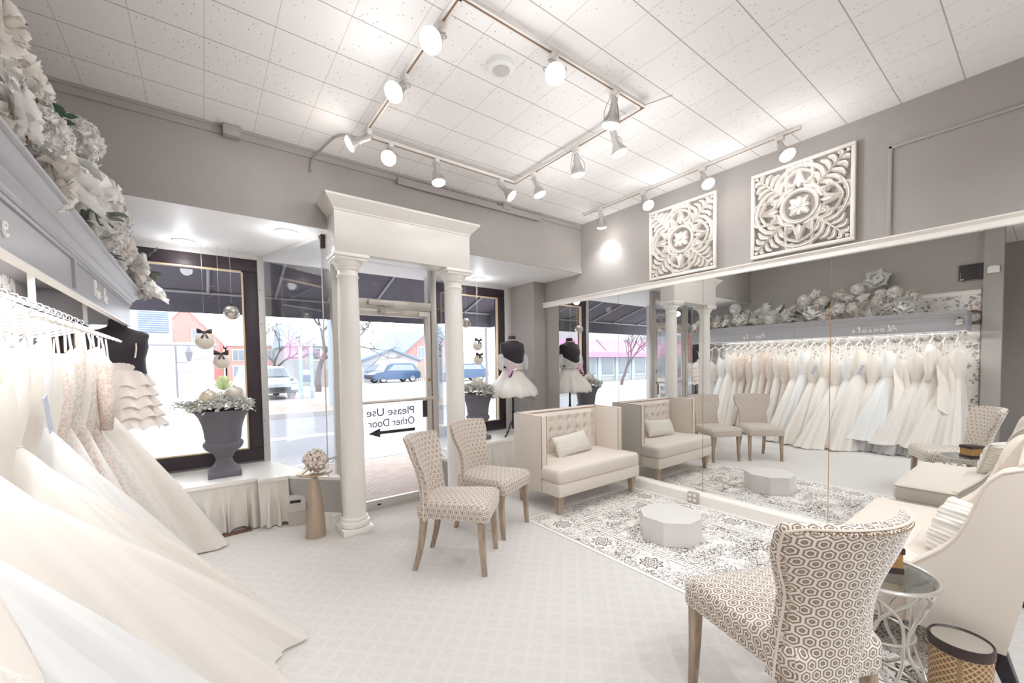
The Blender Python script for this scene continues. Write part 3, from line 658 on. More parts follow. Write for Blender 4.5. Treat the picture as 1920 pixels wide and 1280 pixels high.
# ------------------------------------------------------------------ dining chairs (local: facing +X)
def chair(label, loc, rz, group=None, sc=1.0):
    o = thing('dining_chair', label, 'chair', (loc[0], loc[1], 0), rz, group); o.scale = (sc,) * 3
    def outline(kx, ky, n=7):     # seat outline, wider at the front
        P = rrect(.255 * kx, .245 * ky, .05 * min(kx, ky), n); return [(x, y * (1 - .23 * (.5 - x / .51))) for x, y in P]
    rings = []
    for kx, ky, z, arch in ((.90, .90, .345, 1), (.985, .985, .348, 1), (1, 1, .36, 1), (1, 1, .40, .6), (1.005, 1.005, .43, .2), (.99, .99, .452, 0), (.94, .94, .468, 0), (.80, .80, .480, 0), (.5, .5, .487, 0), (.1, .1, .489, 0)):
        rings.append([(x, y, z + arch * .045 * max(0, cos(x / .255 * pi / 2.2)) * (abs(y) > .15)) for x, y in outline(kx, ky)])
    MB().loft(rings).build('seat', M['hex'], o, ang=60, uv=True)
    def hw(t): return .172 + .038 * (1 - t) ** 2 + .076 * sm((t - .48) / .42)
    def xb(t, s): return -.232 - .03 * t - .09 * t * t + .095 * s * s * (.55 + .5 * t)
    def zb(t, s): return .352 + .535 * t - .012 * s * s * t
    rings = []; n = 12; TH = .058
    for k in range(15):
        t = min(1.0, k / 13); sh = 0 if k < 14 else 1
        F = []; B = []
        for i in range(n + 1):
            s = -1 + 2 * i / n; w = hw(t) * (1 - .03 * sh); z = zb(t, s) + .022 * sh; e = abs(s) ** 6 * .45
            th = TH * (1 - .62 * sh)
            F.append((xb(t, s) + th * (.5 - .5 * e), s * w, z)); B.append((xb(t, s) - th * (.5 - .5 * e), s * w, z - .004 * sh))
        rings.append(F + B[::-1])
    bk = MB().loft(rings).build('backrest', M['hex'], o, ang=60, uv=True)
    def edge(s, off): return [(xb(t / 16, s) - TH * .5 * .55 + off, s * hw(t / 16), zb(t / 16, s)) for t in range(17)]
    top = [(xb(1, s_) - TH * .36, s_ * hw(1) * .99, zb(1, s_) + .014) for s_ in [-1 + i / 6 for i in range(1, 12)]]
    path = edge(-1, 0) + top + edge(1, 0)[::-1]
    MB().tube(path, .0042, 6).build('piping', M['pipew'], bk)
    # nailheads round the rear outline
    b = MB(); P = [V(p) for p in path]; acc = 0; last = P[0]
    for i in range(1, len(P)):
        seg = P[i] - P[i - 1]; L_ = seg.length; q = -acc
        while q + .019 < L_:
            q += .019; c = P[i - 1] + seg * (q / L_); cc = V((c.x - .011, c.y * .935, c.z - (.010 if i > 16 and i < 29 else 0)))
            b.ball(cc, (.005, .006, .006), 8, 5)
        acc = L_ - q
    b.build('nailhead_trim', M['nickel'], bk)
    b = MB()
    for i in range(22):
        u_ = -1 + 2 * i / 21; b.ball((-.20 + .40 * (u_ + 1) / 2, -.228 * (1 - .23 * (.5 - (-.20 + .40 * (u_ + 1) / 2) / .51)) - .012, .366 + .0 * u_ + .045 * max(0, cos((-.2 + .2 * (u_ + 1)) / .255 * pi / 2.2))), (.005, .004, .005), 8, 5)
        b.ball((-.20 + .40 * (u_ + 1) / 2, .228 * (1 - .23 * (.5 - (-.20 + .40 * (u_ + 1) / 2) / .51)) + .012, .366 + .045 * max(0, cos((-.2 + .2 * (u_ + 1)) / .255 * pi / 2.2))), (.005, .004, .005), 8, 5)
    b.build('nailhead_trim', M['nickel'], o)
    for sx, sy in ((1, 1), (1, -1), (-1, 1), (-1, -1)):
        rings = []
        for i in range(8):
            t = i / 7; z = .372 * (1 - t); h = .0245 - .008 * t
            if sx > 0: x = .205 + .018 * t * t; y = sy * (.205 + .0 * t)
            else: x = -.205 - .012 * t - .055 * t * t; y = sy * (.165 + .012 * t)
            rings.append([(x + a, y + c, z) for a, c in rrect(h, h * .85, .004, 1)])
        MB().loft(rings[::-1]).build('leg', M['wood'], o, ang=30)
    return o
GC = None
chair('hexagon-patterned dining chair angled toward the octagonal step, nearer the gowns', (1.43, 2.545), R(-45))
chair('hexagon-patterned dining chair between the first dining chair and the tufted settee', (1.965, 2.905), R(-66))
chair('large hexagon-patterned chair seen from behind beside the glass side table', (1.735, .625), R(65))
# ------------------------------------------------------------------ tufted settee (local: x along width, front toward -y)
o = thing('tufted_settee', 'cream button-tufted settee with straight high arms against the mirror corner', 'settee', (3.12, 3.0, 0))
W2, ZB_ = .60, .905
MB().rbox(-W2 + .004, W2 - .004, -.335, .30, .175, .305, .022, 3).build('seat_base', M['cream'], o)
rings = []
for k_, z in ((.97, .305), (1, .315), (1, .385), (.985, .41), (.95, .428), (.8, .44), (.4, .447), (.05, .448)):
    rings.append([(x * (1 if k_ > .9 else k_), y, z) for x, y in rrect((W2 - .002) * (.5 + .5 * k_), .305 * (.4 + .6 * k_), .05 * k_, 6, 0, -.035)])
MB().loft(rings).build('seat_cushion', M['cream'], o, ang=70)
for s in (-1, 1):
    x0, x1 = (s * W2, s * (W2 - .075)) if s < 0 else (W2 - .075, W2)
    a = MB().rbox(x0, x1, -.10, .33, .175, ZB_, .014, 3).build('arm', M['cream'], o)
    xi = x1 if s < 0 else x0; b = MB()
    for xx in (x0 + .006, x1 - .006): b.tube([(xx, -.098, .19), (xx, -.098, ZB_ - .006), (xx, .32, ZB_ - .003)], .0045, 6)
    b.build('piping', M['piping'], a)
MB().rbox(-W2 + .07, W2 - .07, .24, .335, .175, ZB_, .012, 3).build('back_frame', M['cream'], o)
nbx, rows = 8, (.80, .685, .57)
btn = [(-.46 + .92 * i / (nbx - 1), z) for z in rows for i in range(nbx)]
def tuft(u, v):
    x = -.525 + 1.05 * u; z = .43 + .465 * v; d = .045 * min(1, 8 * min(u, 1 - u) + .25) * min(1, 8 * min(v + .1, 1 - v) + .15)
    for bx, bz in btn:
        r2 = ((x - bx) / .026) ** 2 + ((z - bz) / .026) ** 2; d -= .022 * math.exp(-r2)
        d -= .005 * math.exp(-((x - bx) / .012) ** 2 - ((z - bz) / .08) ** 2)
    return (x, .24 - d, z)
bk = MB().grid(tuft, 110, 56).build('tufted_back', M['cream'], o, ang=180)
for bx, bz in btn: MB().ball((bx, .213, bz), (.011, .006, .011), 12, 8).build('button', M['cream'], bk)
MB().tube([(-.528, .225, .44), (-.528, .225, .893), (.528, .225, .893), (.528, .225, .44)], .0045, 6).build('piping', M['piping'], bk)
for sx in (-1, 1):
    for sy in (-1, 1):
        MB().loft([[(sx * .535 + a, (-.27 if sy < 0 else .27) + c, z) for a, c in rrect(h, h, .004, 1)] for z, h in ((0, .020), (.18, .034))]).build('leg', M['wood'], o, ang=30)
def cushion(name, label, loc, eul, sx, sy, th, mat, n=26, wob=.0):
    o = thing(name, label, 'cushion', loc); o.rotation_euler = eul
    def side(sg):
        def f(u, v):
            a, b_ = 2 * u - 1, 2 * v - 1; e = (1 - abs(a) ** 2.6) * (1 - abs(b_) ** 2.6); pin = 1 - .05 * (1 - abs(a) ** 4) * abs(b_) ** 3
            return (a * sx * (1 - .04 * (1 - b_ * b_)), sg * th * (max(0, e) ** .55) + wob * sin(14 * b_ + 2 * a) * max(0, e) ** .5 * sg, b_ * sy * (1 - .05 * (1 - a * a)))
        return f
    b = MB().grid(side(-1), n, n); st = len(b.f); b.grid(side(1), n, n); b.f[st:] = [f[::-1] for f in b.f[st:]]
    b.build('cover', mat, o, ang=180, uv=lambda q: (q.x, q.z), weld=True)
    return o
cushion('lumbar_cushion', 'cream chunky-knit lumbar cushion lying on the tufted settee', (3.09, 3.06, .548), (R(-24), R(-3), R(4)), .265, .112, .065, M['knit'])
# ------------------------------------------------------------------ ivory high-back settee (local: facing +y)
o = thing('high_back_settee', 'ivory high-backed settee with sweeping arms at the mirror wall', 'settee', (3.10, .36, 0))
AT = [(-.395, 1.0), (-.30, 1.0), (-.24, .985), (-.205, .955), (-.18, .90), (-.166, .82), (-.15, .74), (-.125, .66), (-.09, .60), (-.05, .555), (-.01, .515), (.012, .48)]
def armtop(y):
    for (p, za), (c, zc_) in zip(AT, AT[1:]):
        if y <= c: return za + (zc_ - za) * max(0, (y - p) / (c - p))
    return AT[-1][1]
for s in (-1, 1):
    b = MB(); rings = []; xo = s * .60; xi = s * .53; ys_ = [-.27 + .282 * i / 40 for i in range(41)]
    def rear(z, y): return y - (.125 * max(0, (z - .24) / .76)) * max(0, min(1, (.0 - y) / .27))   # the rear edge leans back
    def yy(y, z): return y - .125 * max(0, (z - .24) / .76) * ((.012 - y) / .282) ** 4
    for y in ys_:
        zt = armtop(y - .0); zb_ = .215
        rings.append([(xo, y, zb_), (xo + s * .02, yy(y, zt * .6), zt * .6), (xo + s * .025, yy(y, zt - .035), zt - .035), (xo + s * .018, yy(y, zt - .01), zt - .01), (xo - s * .03, yy(y, zt), zt), (xi + s * .012, yy(y, zt - .01), zt - .01), (xi, yy(y, zt - .035), zt - .035), (xi, y, zb_)][::s])
    a = b.loft(rings).build('arm', M['cream2'], o, ang=50)
    MB().tube([(xo + s * .020, yy(y, armtop(y) - .012), armtop(y) - .012) for y in ys_] + [(xo + s * .015, .013, .40), (xo, .013, .22)], .005, 6).build('piping', M['pipew'], a)
def bt(x): return 1.0 + .03 * (1 - (abs(x) / .6) ** 2)
rings = []
for i in range(21):
    x = -.59 + 1.18 * i / 20; z = bt(x); rings.append([(x, -.27, .215), (x, -.395, z - .02), (x, -.38, z), (x, -.31, z), (x, -.285, z - .025), (x, -.20, .43), (x, -.18, .215)])
MB().loft(rings).build('backrest', M['cream2'], o, ang=50)
MB().rbox(-.525, .525, -.20, .345, .185, .35, .02, 3).rbox(-.56, .565, .02, .345, .185, .35, .02, 3).build('seat_base', M['cream2'], o)
rings = [[(x, y, z) for x, y in rrect(.565 * k_, .165 * k2, .035 * min(1, k2), 6, .003, .19)] for k_, k2, z in ((.985, .98, .35), (1, 1, .362), (1, 1, .425), (.985, .98, .446), (.93, .90, .458), (.6, .6, .468), (.1, .1, .47))]
sc_ = MB().loft(rings).rbox(-.527, .527, -.22, .06, .36, .465, .012, 3).build('seat_cushion', M['cream2'], o, ang=70)
MB().tube([(x, y, .447) for x, y in rrect(.56, .16, .035, 6, .003, .19)], .005, 6, closed=True).build('piping', M['pipew'], sc_)
for sx in (-1, 1):
    MB().loft([[(sx * (.50 + .02 * t) + a, -.225 - .08 * t + c, .225 * (1 - t)) for a, c in rrect(.032 - .012 * t, .032 - .012 * t, .004, 1)] for t in (1, .5, 0)]).build('leg', M['ebony'], o, ang=30)
    MB().loft([[(sx * .50 + a, .27 + c, z) for a, c in rrect(h, h, .004, 1)] for z, h in ((0, .02), (.17, .032))]).build('leg', M['ebony'], o, ang=30)
cu = cushion('throw_cushion', 'ivory ruffled throw cushion leaning inside the ivory settee arm', (2.75, .235, .60), (R(22), R(4), R(38)), .15, .145, .075, M['knit2'], 30, .006)
MB().tube([(.15 * sx_, 0, .145 * sz_) for sx_, sz_ in ((-.97, -.9), (.97, -.9), (.97, .9), (-.97, .9))], .008, 6, closed=True).build('cable_edge', M['knit'], cu)
# ------------------------------------------------------------------ octagonal step
o = thing('octagonal_step', 'low pale grey octagonal step in the middle of the vintage rug', 'step', (2.945, 1.83, .006))
oc = [(.238 * cos(R(21.5 + 45 * i)), .238 * sin(R(21.5 + 45 * i))) for i in range(8)]
bm = bmesh.new(); vs = [bm.verts.new((x, y, z)) for z in (0, .185) for x, y in oc]
for i in range(8): bm.faces.new((vs[i], vs[(i + 1) % 8], vs[8 + (i + 1) % 8], vs[8 + i]))
bm.faces.new(vs[8:]); bm.faces.new(vs[:8][::-1]); bmesh.ops.bevel(bm, geom=list(bm.edges), offset=.003, segments=2, profile=.5, affect='EDGES')
MB()._bm(bm).build('body', M['plinth'], o, smooth=False)
# ------------------------------------------------------------------ rug
x0, y0 = 2.27, .22
o = MB().rbox(x0, x0 + RW, y0, y0 + RL, .0, .006, .002).build('vintage_rug', M['rug'], uv=lambda q: (q.x - x0, q.y - y0))
tag(o, 'distressed black and cream vintage rug under the octagonal step', 'rug')
# ------------------------------------------------------------------ glass side table, box, basket
o = thing('side_table', 'round glass side table on a looped silver wire base behind the patterned chair', 'side table', (2.27, .44, .0))
MB().lathe([(.001, .492), (.19, .492), (.192, .496), (.19, .50), (.001, .50)], 48).build('glass_top', M['tableglass'], o, ang=30)
def ring(r, z, t): return [(r * cos(2 * pi * i / 40), r * sin(2 * pi * i / 40), z) for i in range(40)]
MB().tube(ring(.192, .494, 0), .0085, 8, True).build('top_rim', M['nickelw'], o)
MB().tube(ring(.16, .012, 0), .008, 8, True).build('base_ring', M['nickelw'], o)
MB().tube(ring(.125, .25, 0), .005, 8, True).build('middle_ring', M['nickelw'], o)
b = MB()
for i in range(6):
    a0 = 2 * pi * i / 6; pts = []
    for j in range(13):
        t = j / 12; a = a0 + (pi / 3.2) * sin(pi * t) * 1.0; r = .175 - .055 * sin(pi * t * 1.0) ** 2 + .01 * (t > .9); pts.append((r * cos(a), r * sin(a), .012 + .48 * t))
    b.tube(pts, .0062, 8)
    pts = [(q[0] * cos(-2 * (atan2(q[1], q[0]) - a0)) - q[1] * sin(-2 * (atan2(q[1], q[0]) - a0)), q[0] * sin(-2 * (atan2(q[1], q[0]) - a0)) + q[1] * cos(-2 * (atan2(q[1], q[0]) - a0)), q[2]) for q in pts]
    b.tube(pts, .0062, 8)
b.build('wire_base', M['nickelw'], o)
o = thing('lattice_box', 'small dark box with gold lattice sides on the glass side table', 'box', (2.31, .43, .501), R(35))
MB().rbox(-.06, .06, -.05, .05, 0, .026, .003).build('base_frame', M['espresso'], o)
MB().rbox(-.062, .062, -.052, .052, .085, .112, .004).build('lid', M['espresso'], o)
MB().box(-.056, .056, -.046, .046, .026, .085).build('lattice_side', M['lattice'], o, smooth=False)
o = thing('lattice_drum', 'round gold lattice drum with black rim and mirrored lid below the side table', 'drum', (2.355, .20, 0))
k = NT('gold_basket_lattice'); co = k.coord('UV', (1, 1, 1)); sp = k.n('ShaderNodeSeparateXYZ'); k.put(sp.inputs[0], co)
wa = k.math('ABSOLUTE', k.math('SINE', k.math('ADD', sp.outputs[0], sp.outputs[1]))); wb = k.math('ABSOLUTE', k.math('SINE', k.math('SUBTRACT', sp.outputs[0], sp.outputs[1])))
f = k.math('MAXIMUM', k.math('LESS_THAN', wa, .42), k.math('LESS_THAN', wb, .42))
k.set(Base_Color=k.mix(f, lin('#8a6a4a'), lin('#cdb289')), Roughness=.45, Metallic=.3); k.bump(f, .6, .006); M['basket'] = k.m
MB().lathe([(.085, 0), (.088, .01), (.09, .255)], 40).build('drum_side', M['basket'], o, uv=lambda q: (atan2(q.y, q.x) * 12, q.z * 130))
MB().lathe([(.086, .0), (.092, .002), (.092, .014), (.086, .016)], 40).build('foot_band', M['espresso'], o)
MB().lathe([(.088, .25), (.093, .252), (.094, .285), (.09, .292), (.083, .285)], 40, cap=False).build('rim', M['espresso'], o)
MB().lathe([(.001, .285), (.084, .286)], 40).build('lid', M['mirror'], o)
# ------------------------------------------------------------------ gown rail with cornice
XF_, Y0, Y1 = -.47, .72, 4.62
o = thing('gown_rail_cornice', 'long grey cornice with script lettering above the hanging bridal gowns', 'cornice', (XL, Y0, 0))
OX, OY = -XL, -Y0
def ext(prof, y0, y1): return MB().loft([[(x + OX, y + OY, z) for x, z in prof] for y in (y0, y1)])
ext([(XF_, 1.765), (XF_, 2.0), (XF_ - .02, 2.0), (XF_ - .02, 1.765)], Y0, Y1).build('fascia', M['rack'], o, smooth=False)
crown = [(XF_, 1.935), (XF_ + .012, 1.935), (XF_ + .016, 1.945), (XF_ + .016, 1.955), (XF_ + .022, 1.962), (XF_ + .034, 1.972), (XF_ + .038, 1.984), (XF_ + .05, 1.99), (XF_ + .066, 2.01), (XF_ + .072, 2.022), (XF_ + .072, 2.03), (XF_ + .084, 2.034), (XF_ + .084, 2.046), (XF_, 2.046)]
c = MB(); n = len(crown); rr = []
for y, e in ((Y0, 0), (Y1, 1)): rr.append([(x + OX, y + OY + (x - XF_) * e, z) for x, z in crown])
c.loft(rr); c.loft([[(x + OX, Y1 + OY + (x - XF_), z) for x, z in crown], [(0.01, Y1 + OY + (x - XF_), z) for x, z in crown]]); c.build('crown', M['rack'], o, ang=25)
ext([(XL + .001, 2.02), (XF_ + .01, 2.02), (XF_ + .01, 2.04), (XL + .001, 2.04)], Y0, Y1).build('top_board', M['rack'], o, smooth=False)
MB().box(.001, XF_ - .02 + OX, Y1 - .02 + OY, Y1 + OY, 1.765, 2.0).box(.001, XF_ - .02 + OX, 0, .02, 1.765, 2.02).build('end_panel', M['rack'], o, smooth=False)
b = MB()
ys = [Y0, 2.76, Y1]
for a, c in zip(ys, ys[1:]):
    b.box(XF_ + OX, XF_ + .008 + OX, a + OY, c + OY, 1.918, 1.935)
for y in ys[1:2]: b.box(XF_ + OX, XF_ + .012 + OX, y - .018 + OY, y + .018 + OY, 1.785, 1.918)
b.build('panel_mould', M['rack'], o, smooth=False)
ext([(XF_ - .03, 1.757), (XF_ + .004, 1.757), (XF_ + .004, 1.768), (XF_ - .03, 1.768)], Y0, Y1).build('lower_lip', M['white'], o, smooth=False)
# script lettering as pen strokes: each letter is a polyline on a unit grid
GL = {'A': [[(0, 0), (.35, .9), (.5, 1.5), (.62, .8), (.75, 0)], [(.1, .5), (.45, .6), (.8, .35)]], 'l': [[(0, .1), (.25, .9), (.28, 1.5), (.15, 1.5), (.12, .6), (.2, .02), (.4, .2)]], 'o': [[(.4, .7), (.1, .65), (.02, .3), (.2, 0), (.42, .2), (.4, .6), (.6, .6)]],
      'n': [[(0, .6), (.06, .05)], [(.06, .3), (.25, .7), (.38, .6), (.42, .05), (.55, .15)]], 's': [[(.05, .2), (.3, .7), (.36, .3), (.3, .02), (.08, .06)]], 'a': [[(.42, .62), (.15, .66), (.02, .3), (.15, 0), (.38, .3), (.42, .65), (.42, .1), (.58, .15)]],
      'e': [[(.02, .3), (.3, .45), (.32, .68), (.12, .68), (.04, .3), (.18, .0), (.45, .18)]], 'P': [[(.05, 0), (.12, 1.5)], [(.1, 1.45), (.5, 1.5), (.55, .95), (.1, .8)]], '-': [[(.05, .4), (.4, .42)]], 'L': [[(.1, 1.5), (.05, .05), (.45, .02)]], 'I': [[(.1, 0), (.12, 1.5)]]}
def script(word, y0, zb, h, adv, nm):
    b = MB(); x = 0
    for ch in word:
        if ch == ' ': x += .4; continue
        for st in GL[ch]: b.tube([(XF_ + .003 + OX, y0 + (x + px_) * h * .62 + OY, zb + py_ * h)] if 0 else [(XF_ + .002 + OX, y0 + (x + p.x) * h * 1.6 + OY, zb + p.y * h) for p in spline([(p, q, 0) for p, q in st], 5)], .0052, 6)
        x += adv
    b.build(nm, M['script'], o)
script('Alonsale', 1.42, 1.812, .058, .76, 'script_lettering')
script('Poo - le', 3.22, 1.812, .058, .56, 'script_lettering')
# wallpaper panel and its top mould on the left wall
struct(MB().box(XL, XL + .006, .64, 4.24, 0, 2.30).build('wall_left_paper', M['wallpaper'], smooth=False))
run = MB().loft([[(XL + a, y, z) for a, z in [(0, 2.29), (.012, 2.29), (.02, 2.31), (.02, 2.335), (.03, 2.345), (.03, 2.355), (0, 2.355)]] for y in (.64, 3.69)])
struct(run.build('trim_10', M['white'], ang=25))
# light strip under the cornice
o = thing('strip_light', 'lit white strip light hidden behind the grey gown cornice', 'strip light', (-.53, 2.67, 1.80))
MB().rbox(-.02, .02, -1.85, 1.45, .0, .02, .004).build('channel', M['plastic'], o)
MB().rbox(-.015, .015, -1.84, 1.44, -.010, .001, .003).build('lit_diffuser', M['strip'], o)
l = bpy.data.lights.new('strip_beam', 'AREA'); l.shape = 'RECTANGLE'; l.size = .05; l.size_y = 3.2; l.energy = 40; l.color = (.95, .975, 1); l.spread = R(165)
lo = bpy.data.objects.new('strip_beam', l); COL.objects.link(lo); lo.location = (-.535, 2.46, 1.785); lo.rotation_euler = (0, R(46), 0)
# hanging rod
o = thing('hanging_rod', 'chrome hanging rod under the grey cornice holding the gowns', 'clothes rod', (-.70, Y0, 1.745))
MB().tube([(0, .02, 0), (0, Y1 - Y0 - .05, 0)], .014, 12).build('rod', M['chrome'], o)
for y in (.06, 1.3, 2.5, 3.72):
    MB().rbox(-.012, .012, y - .012, y + .012, .0, .275, .003).build('bracket', M['white'], o)
# ------------------------------------------------------------------ gowns
ORD = ['first', 'second', 'third', 'fourth', 'fifth', 'sixth', 'seventh', 'eighth', 'ninth', 'tenth', 'eleventh', 'twelfth', 'thirteenth', 'fourteenth', 'fifteenth', 'sixteenth', 'seventeenth', 'eighteenth', 'nineteenth', 'twentieth', 'twenty-first', 'twenty-second', 'twenty-third', 'twenty-fourth', 'twenty-fifth', 'twenty-sixth']
def gown(y, mat, desc, xo, bh, zh=.05, lean=0, seed=0, zt=1.42, folds=(9, 5), amp=1.0, bmat=None, sleeve=0, under=True, train=0, xin=-.93, drape=False):
    """xo: how far the hem reaches into the room; bh: half thickness of the hem along the rail; lean: hem shift along the rail"""
    rnd = random.Random(seed); XH = -.70; tilt = rnd.uniform(-.06, .06)
    o = thing('bridal_gown', desc, 'gown', (XH, y, 0), 0, 'bridal gowns on the wall rail')
    p = [rnd.uniform(0, 6.28) for _ in range(6)]; NA = 84
    cxh = (xo + xin) / 2 - XH; ah = (xo - xin) / 2
    zw = zt - .36
    def ring(t, top=False, scale=1.0):
        # t in 0..1 skirt from waist to hem
        s = t; e = s ** .82; a = .135 + (ah - .135) * e; b_ = .07 + (bh - .07) * e; cx = cxh * s ** 1.05; cy = lean * s ** 1.3 + tilt * (1 - s) * .0
        z = zw + (zh - zw) * s; out = []
        for j in range(NA):
            th = 2 * pi * j / NA; c, q = cos(th), sin(th)
            f = sin(folds[0] * th + p[0] + 1.3 * s) * .6 + sin(folds[1] * th + p[1] - 1.1 * s) * .5 + .35 * sin((folds[0] * 2 + 3) * th + p[2] + 2 * s)
            k = 1 + amp * .085 * sm(s * 1.6) * f
            zz = z + (.012 * sin(3 * th + p[3]) * s ** 4) - train * s ** 6 * max(0, c) * .0
            out.append((cx + a * k * c * scale, cy + b_ * (k + amp * .10 * s * f) * q * scale, max(.012, zz)))
        return out
    MB().loft([ring(i / 30) for i in range(31)], False).build('skirt', mat, o, ang=180)
    if under:
        MB().loft([[(x * .84 + cxh * .13, lean * .9 + (yy - lean) * .82, max(.01, z)) for x, yy, z in ring(.55 + .45 * i / 8)] for i in range(8)] + [[(x * .84 + cxh * .13, lean + (yy - lean) * .84, .012 + .01 * sin(j)) for j, (x, yy, z) in enumerate(ring(1.0))]], False).build('underskirt', M['under'], o, ang=180)
    rings = []
    for i in range(13):
        t = i / 12; a = .165 - .03 * t + .02 * sin(pi * t); b_ = .085 - .015 * t + .012 * sin(pi * t); rr = []
        for j in range(40):
            th = 2 * pi * j / 40; z = zt - .36 * t + (1 - t) * (.035 * cos(2 * th) + .02 * cos(4 * th)); rr.append((a * cos(th), b_ * sin(th), z))
        rings.append(rr)
    bd = MB().loft(rings, False).build('bodice', bmat or mat, o, ang=180)
    MB().tube([(.136 * cos(2 * pi * i / 24), .071 * sin(2 * pi * i / 24), zw) for i in range(24)], .006, 6, True).build('waistband', mat, bd)
    hz = 1.745
    for s in (-1, 1): MB().tube([(s * .135, .02, zt + .02), (s * .14, .0, zt + .1), (s * .13, 0, hz - .115)], .006, 6).build('strap', bmat or mat, bd)
    if sleeve:
        for s in (-1, 1):
            MB().tube([(s * .14, 0, zt + .06), (s * .19, .01, zt - .05), (s * .20, .0, zt - .28), (s * .19, .01, zt - .46)], [.035, .05, .045, .03], 12).build('sleeve', bmat or mat, bd, ang=180)
    if drape:
        def dr(u, v): return ((.10 + .05 * u + (.16 + .10 * u) * v * .9) + .03 * sin(7 * u + 3 * v), -.09 + .15 * u - (.07 + .02 * sin(5 * v)) * v + .03 * sin(9 * u) * v, zw + .30 - v * (.62 + .10 * sin(4 * u)) - .03 * u)
        MB().grid(dr, 14, 16).build('ruffle_drape', mat, o, ang=180)
    h = MB().tube([(-.215, 0, hz - .135), (-.19, 0, hz - .118), (0, 0, hz - .06), (.19, 0, hz - .118), (.215, 0, hz - .135)], .0085, 8)
    h.tube([(0, 0, hz - .06), (0, 0, hz - .02), (.012, 0, hz - .016), (.021, 0, hz), (.015, 0, hz + .016), (0, 0, hz + .021), (-.016, 0, hz + .014)], .003, 6)
    h.build('hanger', M['plastic'], o)
    return o
kinds = {'i': (M['ivory'], 'ivory satin gown'), 'm': (M['mikado'], 'warm ivory satin gown'), 's': (M['snow'], 'white crepe gown'), 'l': (M['lacew'], 'white lace gown'), 'b': (M['blush'], 'slim blush lace gown'), 'c': (M['champ'], 'slim champagne lace gown'), 'r': (M['ruched'], 'ivory ruched taffeta gown'), 't': (M['tulle'], 'sheer white tulle gown')}
# from the window end toward the near end of the rail
seq = [(4.24, 't', .12, .22), (4.08, 's', -.05, .13), (3.92, 'r', .10, .17), (3.78, 'l', -.18, .10), (3.66, 'b', -.36, .075), (3.54, 'c', -.34, .075), (3.42, 'i', -.30, .08), (3.30, 'b', -.36, .075), (3.18, 'c', -.33, .08),
       (3.06, 'l', -.25, .09), (2.94, 'b', -.34, .075), (2.80, 'i', .12, .17), (2.66, 's', -.02, .12), (2.52, 'r', .24, .19), (2.36, 'i', .08, .20), (2.20, 'm', .36, .27), (2.04, 's', .02, .20), (1.90, 'm', .20, .27), (1.72, 'i', -.12, .26),
       (1.56, 's', .0, .31), (1.40, 'm', -.16, .27), (1.24, 'l', .02, .30), (1.08, 'i', -.17, .25), (.95, 'r', -.02, .28), (.82, 'm', -.2, .20)]
for i, (y, kd, xo, bh) in enumerate(seq):
    m_, nm = kinds[kd]; slim = kd in 'bc'
    lab = nm + (' hanging nearest the shop window on the wall rail' if i == 0 else ', ' + ORD[i] + ' from the window on the wall rail')
    g = gown(y, m_, lab, xo, bh, zh=(.02 if (xo > .0 and 1.8 < y) else .13 + .08 * ((i * 37) % 5) / 5), lean=(.12 if 1.8 < y < 3.0 else .2 if .9 < y < 3.0 else (.06, .1, .12)[i % 3] if y < 3.9 else .02), seed=i + 11, zt=1.34 + .045 * ((i * 7) % 5), folds=(7 + i % 4, 4 + i % 3), amp=1.0 if not slim else .7, sleeve=(i in (4, 22)), under=not slim, bmat=M['lacew'] if kd == 't' else None, xin=-.93 if not slim else -.9, drape=i in (20, 23))
    if i in (13, 17):
        MB().box(-.002, .002, -.022, .022, -.16, 0).xf(Matrix.Translation((.19, -.09, 1.30)) @ Matrix.Rotation(R(22), 4, 'X')).build('price_tag', M['tag'], g, smooth=False)
# ------------------------------------------------------------------ silk flowers
def petalfn(L_, Wd, cup, curl, ruf, rnd):
    ph = rnd.uniform(0, 6)
    def f(u, v):
        a = (u - .5) * 2; w = Wd * sin(pi * min(1, .18 + .82 * v) ** .8) * (1 if v < .9 else 1 - (v - .9) * 2.2)
        return (a * w, v * L_ * (1 - .1 * a * a), cup * (a * a) * Wd + L_ * .28 * v * v * curl + ruf * (sin(6 * a + ph) + .6 * sin(11 * a + 2 * ph)) * v * v)
    return f
def flower_mesh(nm, layers, seed, core=.02):
    rnd = random.Random(seed); b = MB()
    for n_, L_, Wd, tilt, cup, curl, ruf in layers:
        off = rnd.uniform(0, 6)
        for i in range(n_):
            st = len(b.v); b.grid(petalfn(L_ * rnd.uniform(.9, 1.1), Wd * rnd.uniform(.9, 1.1), cup, curl, ruf, rnd), 9, 6)
            b.xf(Matrix.Rotation(off + 2 * pi * i / n_ + rnd.uniform(-.15, .15), 4, 'Z') @ Matrix.Rotation(R(tilt + rnd.uniform(-7, 7)), 4, 'X'), st)
    b.ball((0, 0, core * .6), core, 12, 8); return b
def bloss(seed, n_, rad):
    rnd = random.Random(seed); b = MB()
    for k_ in range(n_):
        d = V((rnd.gauss(0, 1), rnd.gauss(0, 1), rnd.gauss(0, 1) + .4)).normalized(); q = d.to_track_quat('Z', 'Y').to_matrix().to_4x4()
        for i in range(5):
            st = len(b.v); b.grid(petalfn(.05, .021, .3, -.6, .005, rnd), 5, 4); b.xf(Matrix.Translation(d * rad) @ q @ Matrix.Rotation(2 * pi * i / 5 + k_, 4, 'Z') @ Matrix.Rotation(R(18), 4, 'X'), st)
    b.ball((0, 0, 0), rad * .85, 12, 8); return b
